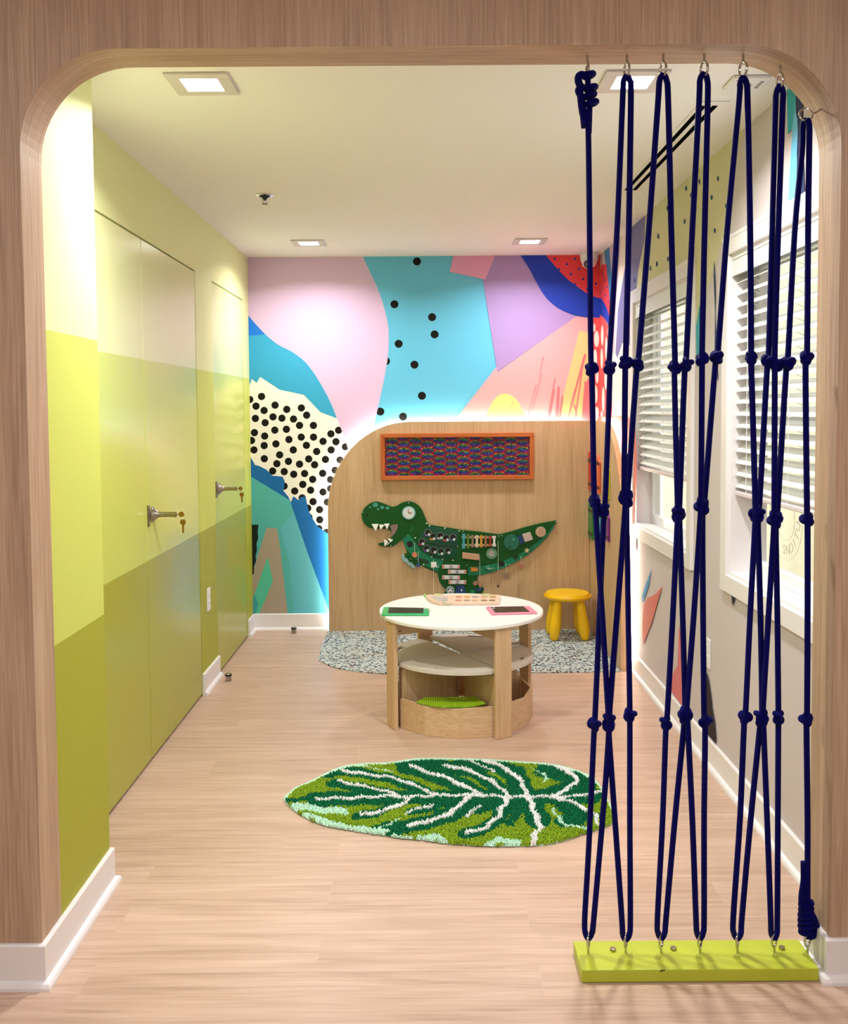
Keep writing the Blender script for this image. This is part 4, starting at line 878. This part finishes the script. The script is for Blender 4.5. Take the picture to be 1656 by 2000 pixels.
# ------------------------------------------------------------------ leaf rug
ox, oy, k_ = 540, 1460, 1/2.435
def rp(x, y): return un(ox+x*k_, oy+y*k_, 2, .012)
ROUT = [(35, 245), (60, 215), (90, 190), (150, 165), (200, 140), (250, 115), (320, 88), (410, 76), (520, 72), (600, 61), (700, 50), (860, 52), (980, 55), (1060, 60), (1200, 69), (1290, 76), (1370, 91), (1460, 120), (1520, 160), (1560, 215), (1592, 280), (1606, 330), (1600, 358), (1540, 385), (1460, 410), (1380, 440), (1300, 458), (1220, 467), (1100, 470), (980, 468), (870, 461), (780, 453), (700, 440), (600, 431), (520, 418), (430, 405), (340, 390), (240, 372), (160, 345), (100, 310), (60, 280)]
veins = [([(195, 248), (350, 245), (520, 235), (620, 240), (760, 232), (900, 230), (1000, 232), (1100, 240), (1240, 235), (1330, 240), (1430, 235), (1540, 215)], 13),
 ([(310, 112), (420, 130), (540, 145), (640, 175), (700, 205), (760, 232)], 15), ([(290, 160), (350, 175), (450, 195), (540, 220), (600, 238)], 13),
 ([(630, 90), (700, 115), (800, 145), (880, 180), (940, 215), (990, 235)], 19), ([(800, 90), (870, 100), (960, 130), (1030, 170), (1080, 210), (1110, 240)], 17),
 ([(990, 62), (1060, 90), (1130, 130), (1170, 180), (1190, 240)], 20), ([(1290, 80), (1370, 105), (1420, 140), (1425, 175), (1380, 200), (1320, 232)], 20),
 ([(640, 240), (600, 270), (530, 300), (460, 315), (400, 325)], 18), ([(930, 235), (880, 270), (820, 320), (740, 350), (630, 378)], 23),
 ([(1100, 245), (1075, 290), (1050, 345), (990, 385), (910, 410)], 20), ([(1200, 235), (1220, 300), (1245, 350), (1255, 385), (1225, 420), (1218, 455)], 25),
 ([(1330, 240), (1400, 265), (1470, 295), (1520, 330), (1530, 375)], 16), ([(740, 280), (680, 295), (610, 320)], 11), ([(965, 280), (930, 310), (895, 335)], 13), ([(840, 52), (900, 60), (960, 80), (1040, 125)], 8)]
darks = [([(190, 248), (600, 240), (1100, 238), (1500, 235)], 60), ([(240, 125), (330, 112), (540, 150), (700, 205)], 40), ([(270, 175), (450, 200), (600, 238)], 36), ([(620, 90), (800, 150), (940, 215)], 62), ([(700, 62), (800, 90), (960, 130), (1080, 210)], 48), ([(900, 60), (1060, 90), (1130, 130), (1190, 240)], 66), ([(1290, 110), (1420, 140), (1400, 190), (1320, 232)], 70), ([(1430, 120), (1490, 180), (1480, 220)], 40),
 ([(40, 255), (100, 250), (180, 235)], 14), ([(380, 330), (460, 318), (640, 245)], 32), ([(480, 400), (560, 385), (640, 375), (820, 330), (930, 240)], 56), ([(905, 412), (990, 388), (1050, 345), (1100, 245)], 46), ([(1220, 300), (1245, 350), (1190, 240)], 70), ([(1330, 240), (1400, 290), (1430, 340), (1380, 350)], 60), ([(1400, 265), (1520, 330)], 20), ([(640, 310), (740, 290), (900, 250)], 30), ([(780, 330), (900, 300), (1000, 280)], 50), ([(1150, 250), (1130, 330), (1110, 360)], 30)]
mints = [([(90, 275), (170, 290), (250, 300), (320, 303)], 34), ([(140, 320), (200, 335), (240, 355), (330, 375), (430, 390), (520, 400)], 24), ([(580, 335), (540, 370), (440, 385)], 10), ([(690, 432), (760, 420), (790, 448)], 30), ([(1010, 458), (1060, 438), (1140, 452)], 28), ([(1275, 125), (1285, 150), (1270, 160)], 14), ([(1210, 95), (1240, 110), (1280, 135)], 6), ([(1320, 292), (1325, 320), (1380, 370), (1480, 383)], 14), ([(380, 90), (430, 92), (550, 118)], 8), ([(1490, 125), (1550, 185)], 9), ([(560, 415), (640, 428)], 12)]
def segd(px, py, pts):
    best = 1e9
    for (ax, ay), (bx, by) in zip(pts, pts[1:]):
        dx, dy = bx-ax, by-ay; t = max(0, min(1, ((px-ax)*dx+(py-ay)*dy)/(dx*dx+dy*dy)))
        best = min(best, math.hypot(px-ax-dx*t, (py-ay-dy*t)*1.6))
    return best
def inside(px, py, poly):
    c = False; j = len(poly)-1
    for i in range(len(poly)):
        (xi, yi), (xj, yj) = poly[i], poly[j]
        if (yi > py) != (yj > py) and px < (xj-xi)*(py-yi)/(yj-yi)+xi: c = not c
        j = i
    return c
CLR = {'v': H('#ffffff'), 'd': H('#127048'), 'l': H('#8fb02c'), 'm': H('#ccf2dd')}
def rugcol(x, y):
    jx = x+random.gauss(0, 2.2)+6*math.sin(y*.11); jy = y+random.gauss(0, 1.6)+3*math.sin(x*.05)
    for pts, w in veins:
        if segd(jx, jy, pts) < w*.52: return 'v'
    for pts, w in mints:
        if segd(jx, jy, pts) < w*.8: return 'm'
    for pts, w in darks:
        if segd(jx, jy, pts) < w*.92: return 'd'
    return 'l'
RUGM, nt, b, N, L = nodes('shaggy rug pile', .95, .1)
at_ = N('ShaderNodeAttribute'); at_.attribute_name = 'Col'; L(at_.outputs['Color'], b.inputs['Base Color'])
rc = un(870, 1560, 2, 0)
rug = empty('leaf_rug', (rc.x, rc.y, 0), 'green leaf shaped shaggy rug with white veins on the wood floor', 'rug')
base_pts = [un(ox+x*k_, oy+y*k_+1.5, 2, 0) for x, y in ROUT]
bs = [Vector((p.x, p.y, .0008)) for p in cr(base_pts, 3, True)]
MB().prism(bs, (0, 0, .004)).build('rug_backing', mat('mint binding', '#b4dcc6', .8), rug)
inner = [(x+(870-x)*.012, y+(260-y)*.045) for x, y in ROUT]
# pile: small upright tufts, denser than the eye can count
ws = [rp(x, y) for x, y in inner]
xa, xb = min(p.x for p in ws), max(p.x for p in ws); ya, yb = min(p.y for p in ws), max(p.y for p in ws)
wpoly = [(p.x, p.y) for p in ws]
def topx(X, Yv):
    v = Vector((X, Yv, .012))-Vector((0, 0, HC)); d = v.dot(fw); return ((828+F*v.dot(rt)/d-ox)/k_, (CY-F*v.dot(up)/d-oy)/k_)
vs, fs, colr = [], [], []
step = .0052
yy = ya
while yy < yb:
    xx = xa
    while xx < xb:
        X, Yv = xx+random.uniform(-.5, .5)*step, yy+random.uniform(-.5, .5)*step
        xx += step
        if not inside(X, Yv, wpoly): continue
        cpx, cpy = topx(X, Yv); kd = rugcol(cpx, cpy); c = CLR[kd]; jit = random.uniform(.72, 1.15)
        c = (c[0]*jit, c[1]*jit, c[2]*jit, 1)
        hgt = (.011 if kd != 'm' else .008)*random.uniform(.75, 1.25)+(.003 if kd == 'v' else 0); lx, ly = random.gauss(0, .0022), random.gauss(0, .0022)
        a0_ = random.uniform(0, PI); b0_ = len(vs); r3 = .0036
        for kq in range(4):
            a_ = a0_+kq*PI/2; vs.append((X+r3*math.cos(a_)-rc.x, Yv+r3*math.sin(a_)-rc.y, .0045))
        for kq in range(4):
            a_ = a0_+kq*PI/2; vs.append((X+lx+r3*.62*math.cos(a_)-rc.x, Yv+ly+r3*.62*math.sin(a_)-rc.y, .0045+hgt))
        fs += [(b0_+i, b0_+(i+1) % 4, b0_+4+(i+1) % 4, b0_+4+i) for i in range(4)]+[(b0_+4, b0_+5, b0_+6, b0_+7)]
        colr += [c]*8
    yy += step
me = bpy.data.meshes.new('rug_pile'); me.from_pydata(vs, [], fs); me.materials.append(RUGM)
ca = me.color_attributes.new('Col', 'FLOAT_COLOR', 'POINT'); ca.data.foreach_set('color', [v for c in colr for v in c])
po = bpy.data.objects.new('rug_pile', me); COL.objects.link(po); po.parent = rug; po['kind'] = 'stuff'

# ------------------------------------------------------------------ rope curtain
YR = 2.508; RR = .0077
# floor plank with its own eye bolts
p0, p1 = un(1136, 1922, 2, 0), un(1117, 1866, 2, 0)
pk = empty('rope_anchor_plank', (.72, 2.50, 0), 'lime green painted plank bolted to the floor under the blue ropes', 'plank')
px0_, px1_, py0_, py1_, pz = .4035, XFR-.029, 2.434, 2.572, .036
MB().box((px0_, py0_, .001), (px1_, py1_, pz)).build('plank_board', PLANKG, pk, bevel=.003)
dm = MB()
for a, b_, s_ in ((1293, 1896, .004), (1297, 1895, .003), (1290, 1897, .003)):
    q_ = un(a, b_, 1, py0_-.0003); dm.cyl(q_, q_+Vector((0, .0002, 0)), s_*.8, n=9)
dm.build('paint_chip', mat('chipped wood', '#5d5a1c', .8), pk)
for px, py in ((1197, 1857), (1315, 1855), (1527, 1854)):
    q_ = un(px, py, 2, pz); x_ = MB().prism([(q_.x+.0085*math.cos(PI*i/3), q_.y+.0085*math.sin(PI*i/3), pz) for i in range(6)], (0, 0, .008)).build('hex_bolt', STEEL, pk, bevel=.001)
BX = [1149, 1222, 1291, 1367, 1440, 1512, 1577]
def eye(name, base_, dirn, plane, parent, sh=.018, rad=.0125, elong=1.5, tilt=60):
    """screw eye: shank from base_ along dirn then a ring; plane: rotation of the ring about dirn in degrees"""
    dirn = Vector(dirn).normalized(); a = Vector((1, 0, 0)) if abs(dirn.x) < .8 else Vector((0, 0, 1))
    a = (a-dirn*a.dot(dirn)).normalized(); b_ = dirn.cross(a); th = math.radians(tilt); u = a*math.cos(th)+b_*math.sin(th)
    c = base_+dirn*(sh+rad*elong)
    m_ = MB(); m_.tube([base_-dirn*.004, base_+dirn*sh], .0034, 10)
    m_.tube([c+u*rad*math.cos(t)+dirn*rad*elong*math.sin(t) for t in [2*PI*i/28 for i in range(28)]], .0032, 8, True)
    return m_.build(name, CHROME, parent, smooth=True), c
for px, tl_ in zip(BX, (70, 66, 55, 52, 60, 40, 35)):
    q_ = un(px, 1845, 1, YR); eye('eye_bolt', Vector((q_.x, YR, pz)), (0, 0, 1), 0, pk, sh=.016, tilt=tl_)
HK = [(1147, 1), (1224, 2), (1295, 3), (1375, 4), (1451, 5), (1523, 6)]
words = ['holding the knotted rope end, leftmost of all', 'before the bright downlight, second from left', 'third from the left', 'fourth from the left', 'fifth from left where the curve begins', 'on the curve, sixth from the left']
def archz(x):
    if x > XFR-R: return ZA-R+math.sqrt(max(0, R*R-(x-(XFR-R))**2))
    return ZA
for (px, i), wd, tl_ in zip(HK, words, (78, 62, 58, 50, 48, 62)):
    q_ = un(px, 150, 1, YR); eh = eye('screw_eye', Vector((q_.x, YR, archz(q_.x))), (0, 0, -1), 0, None, sh=.020, tilt=tl_+8, rad=.0118)[0]
    tag(eh, 'chrome screw eye in the oak arch '+wd, 'screw eye', 'screw eyes in the arch')
q_ = un(1597, 212, 1, YR); hx = XFR-R+R*math.sqrt(max(0, 1-((q_.z-(ZA-R))/R)**2)); e1 = un(1574, 224, 1, YR)
m_ = MB(); m_.tube(cr([(hx+.003, YR, q_.z+.002), (q_.x-.004, YR, q_.z-.010), (e1.x+.016, YR, e1.z+.004)], 5), .0028, 10)
m_.tube([(e1.x+.0165*math.cos(t), YR+.004*math.sin(t), e1.z+.0165*math.sin(t)) for t in [2*PI*i/28 for i in range(28)]], .0028, 8, True)
tag(m_.build('screw_eye', CHROME, smooth=True), 'chrome screw eye low on the right curve of the arch', 'screw eye', 'screw eyes in the arch')
net = empty('rope_net', (un(1360, 1000, 1, YR).x, YR, pz), 'knotted navy blue rope net strung between the oak arch and the green plank', 'rope net')
RUNS = [
 [(1148, 215), (1150, 330), (1154, 700), (1156, 740), (1160, 960), (1163, 1000), (1174, 1170), (1188, 1395), (1189, 1430), (1180, 1560), (1160, 1790), (1156, 1822), (1149, 1834)],
 [(1224, 148), (1218, 158), (1216, 190), (1205, 450), (1190, 700), (1191, 730), (1182, 975), (1179, 1010), (1172, 1170), (1162, 1400), (1160, 1430), (1150, 1650), (1142, 1790), (1143, 1822), (1149, 1834)],
 [(1224, 148), (1230, 158), (1232, 190), (1228, 450), (1222, 695), (1221, 720), (1219, 960), (1221, 990), (1205, 1200), (1190, 1395), (1189, 1430), (1198, 1560), (1214, 1790), (1216, 1825), (1222, 1836)],
 [(1295, 145), (1288, 158), (1285, 200), (1267, 450), (1247, 700), (1243, 725), (1226, 960), (1224, 990), (1227, 1200), (1230, 1390), (1230, 1410), (1230, 1600), (1231, 1790), (1229, 1825), (1222, 1836)],
 [(1295, 145), (1302, 158), (1305, 200), (1311, 450), (1318, 700), (1317, 735), (1323, 985), (1323, 1015), (1314, 1200), (1303, 1395), (1300, 1430), (1294, 1600), (1284, 1790), (1285, 1822), (1291, 1834)],
 [(1375, 143), (1367, 156), (1365, 200), (1352, 450), (1340, 700), (1337, 725), (1327, 985), (1327, 1015), (1333, 1200), (1338, 1385), (1336, 1415), (1318, 1600), (1301, 1790), (1298, 1822), (1291, 1834)],
 [(1375, 143), (1381, 156), (1382, 200), (1376, 450), (1371, 690), (1371, 715), (1369, 980), (1368, 1005), (1355, 1200), (1341, 1385), (1343, 1415), (1352, 1600), (1359, 1790), (1361, 1822), (1367, 1834)],
 [(1451, 150), (1445, 164), (1443, 200), (1420, 450), (1402, 685), (1397, 710), (1376, 975), (1372, 1005), (1373, 1200), (1375, 1395), (1377, 1425), (1375, 1600), (1375, 1790), (1373, 1822), (1367, 1834)],
 [(1451, 150), (1458, 164), (1460, 200), (1465, 450), (1467, 685), (1467, 710), (1475, 985), (1475, 1015), (1465, 1200), (1456, 1390), (1453, 1415), (1445, 1600), (1432, 1790), (1433, 1822), (1440, 1834)],
 [(1523, 166), (1516, 182), (1514, 220), (1508, 450), (1501, 690), (1498, 720), (1483, 985), (1480, 1015), (1485, 1200), (1488, 1385), (1484, 1420), (1466, 1600), (1449, 1790), (1447, 1822), (1440, 1834)],
 [(1523, 166), (1529, 182), (1528, 220), (1520, 450), (1513, 690), (1513, 730), (1512, 1000), (1511, 1035), (1501, 1200), (1490, 1385), (1491, 1420), (1498, 1600), (1505, 1790), (1506, 1822), (1512, 1834)],
 [(1574, 234), (1568, 244), (1566, 300), (1552, 450), (1539, 690), (1535, 725), (1518, 1000), (1515, 1035), (1518, 1200), (1520, 1385), (1520, 1410), (1519, 1600), (1518, 1790), (1517, 1822), (1512, 1834)],
 [(1574, 234), (1580, 244), (1580, 300), (1578, 450), (1576, 690), (1573, 720), (1576, 1000), (1577, 1030), (1577, 1200), (1576, 1395), (1575, 1420), (1577, 1600), (1577, 1700), (1577, 1832)]]
for i, rn in enumerate(RUNS):
    dy = .0085*(1 if i % 2 else -1); pts = []
    for x, y in rn:
        kk = 0 if (y < 200 or y > 1815) else 1
        pts.append(un(x, y, 1, YR+dy*kk))
    MB().tube(cr(pts, 5), RR, 10).build('rope_strand', ROPE, net, smooth=True)
def knot(px, py, big=0, seed=0):
    c = un(px, py, 1, YR); rnd = random.Random(seed); s_ = .0046*(1.15 if big else 1.0)
    rz, ry = rnd.uniform(0, 2*PI), rnd.uniform(-.6, .6)
    Mx = Matrix.Rotation(ry, 3, 'Y') @ Matrix.Rotation(rz, 3, 'Z') @ Matrix.Rotation(rnd.uniform(.9, 1.5), 3, 'X')
    k = MB(); N_ = 44
    k.tube([c+Mx @ Vector((s_*(math.sin(t)+2*math.sin(2*t))*.93, s_*(math.cos(t)-2*math.cos(2*t))*1.0, -s_*math.sin(3*t)*1.5)) for t in [2*PI*j/N_ for j in range(N_)]], RR, 10, True)
    if big:
        Mx2 = Matrix.Rotation(rz+1.2, 3, 'Y') @ Matrix.Rotation(1.1, 3, 'X'); c2 = c+Vector((0, 0, -.013*(1 if seed % 2 else -1)))
        k.tube([c2+Mx2 @ Vector((.0105*math.cos(t), .0105*math.sin(t), .003*math.sin(2*t))) for t in [2*PI*j/24 for j in range(24)]], RR, 10, True)
    k.build('rope_knot', ROPE, net, smooth=True)
K1 = [(1155, 720), (1191, 717), (1221, 708), (1245, 711), (1317, 717), (1341, 711), (1371, 701), (1400, 697), (1467, 698), (1500, 705), (1518, 711), (1540, 709), (1575, 699), (1161, 978), (1178, 995), (1576, 1014), (1161, 1415), (1230, 1396), (1300, 1411), (1378, 1408), (1455, 1401), (1520, 1400), (1574, 1405)]
K2 = [(1223, 976), (1325, 1000), (1371, 990), (1478, 1000), (1514, 1017), (1189, 1408), (1338, 1400), (1487, 1399)]
for i, (x, y) in enumerate(K1): knot(x, y, 0, i)
for i, (x, y) in enumerate(K2): knot(x, y, 1, 50+i)
# knotted tail at the first hook and the lashing at the last eye
t = MB(); U = lambda x, y, d=0: un(x, y, 1, YR+d)
t.tube(cr([U(1148, 150), U(1134, 146, -.006), U(1129, 155, -.008), U(1133, 170), U(1130, 178, -.01), U(1136, 195, -.004), U(1142, 250, .004)], 5), RR*1.25, 10)
t.tube(cr([U(1143, 245, -.012), U(1136, 215, -.012), U(1133, 185, -.012), U(1137, 165, -.012)], 5), RR*1.05, 10)
for (x, y) in ((1153, 147), (1157, 172), (1155, 186), (1159, 201)):
    t.tube([U(x, y)+Vector((.0115*math.cos(a)-.004, .012*math.sin(a), .003*math.cos(a))) for a in [2*PI*j/18 for j in range(18)]], RR*1.02, 10, True)
t.build('end_knot', ROPE, net, smooth=True)
MB().tube([U(1148, 140), U(1148, 165), U(1152, 190), U(1151, 230), U(1150, 260)], RR, 10).build('rope_tail', ROPE, net, smooth=True)
t = MB()
for j in range(6):
    z_ = 1765+j*10.5; wdt = .0135+.0015*(j in (2, 3, 4))
    t.tube([U(1575, z_)+Vector((wdt*math.cos(a)-.001, wdt*.9*math.sin(a), .004*math.cos(a))) for a in [2*PI*i/20 for i in range(20)]], RR, 10, True)
t.tube(cr([U(1583, 1780, -.01), U(1591, 1795, -.012), U(1596, 1812, -.012), U(1592, 1825, -.008), U(1580, 1832, -.004)], 5), RR, 10)
t.build('end_lashing', ROPE, net, smooth=True)
tl2 = MB().tube(cr([U(1569, 1683, -.004), U(1569, 1720, -.004), U(1565, 1750, -.004), U(1566, 1772, -.006), U(1572, 1800)], 5), RR, 10).build('rope_tail', ROPE, net, smooth=True)
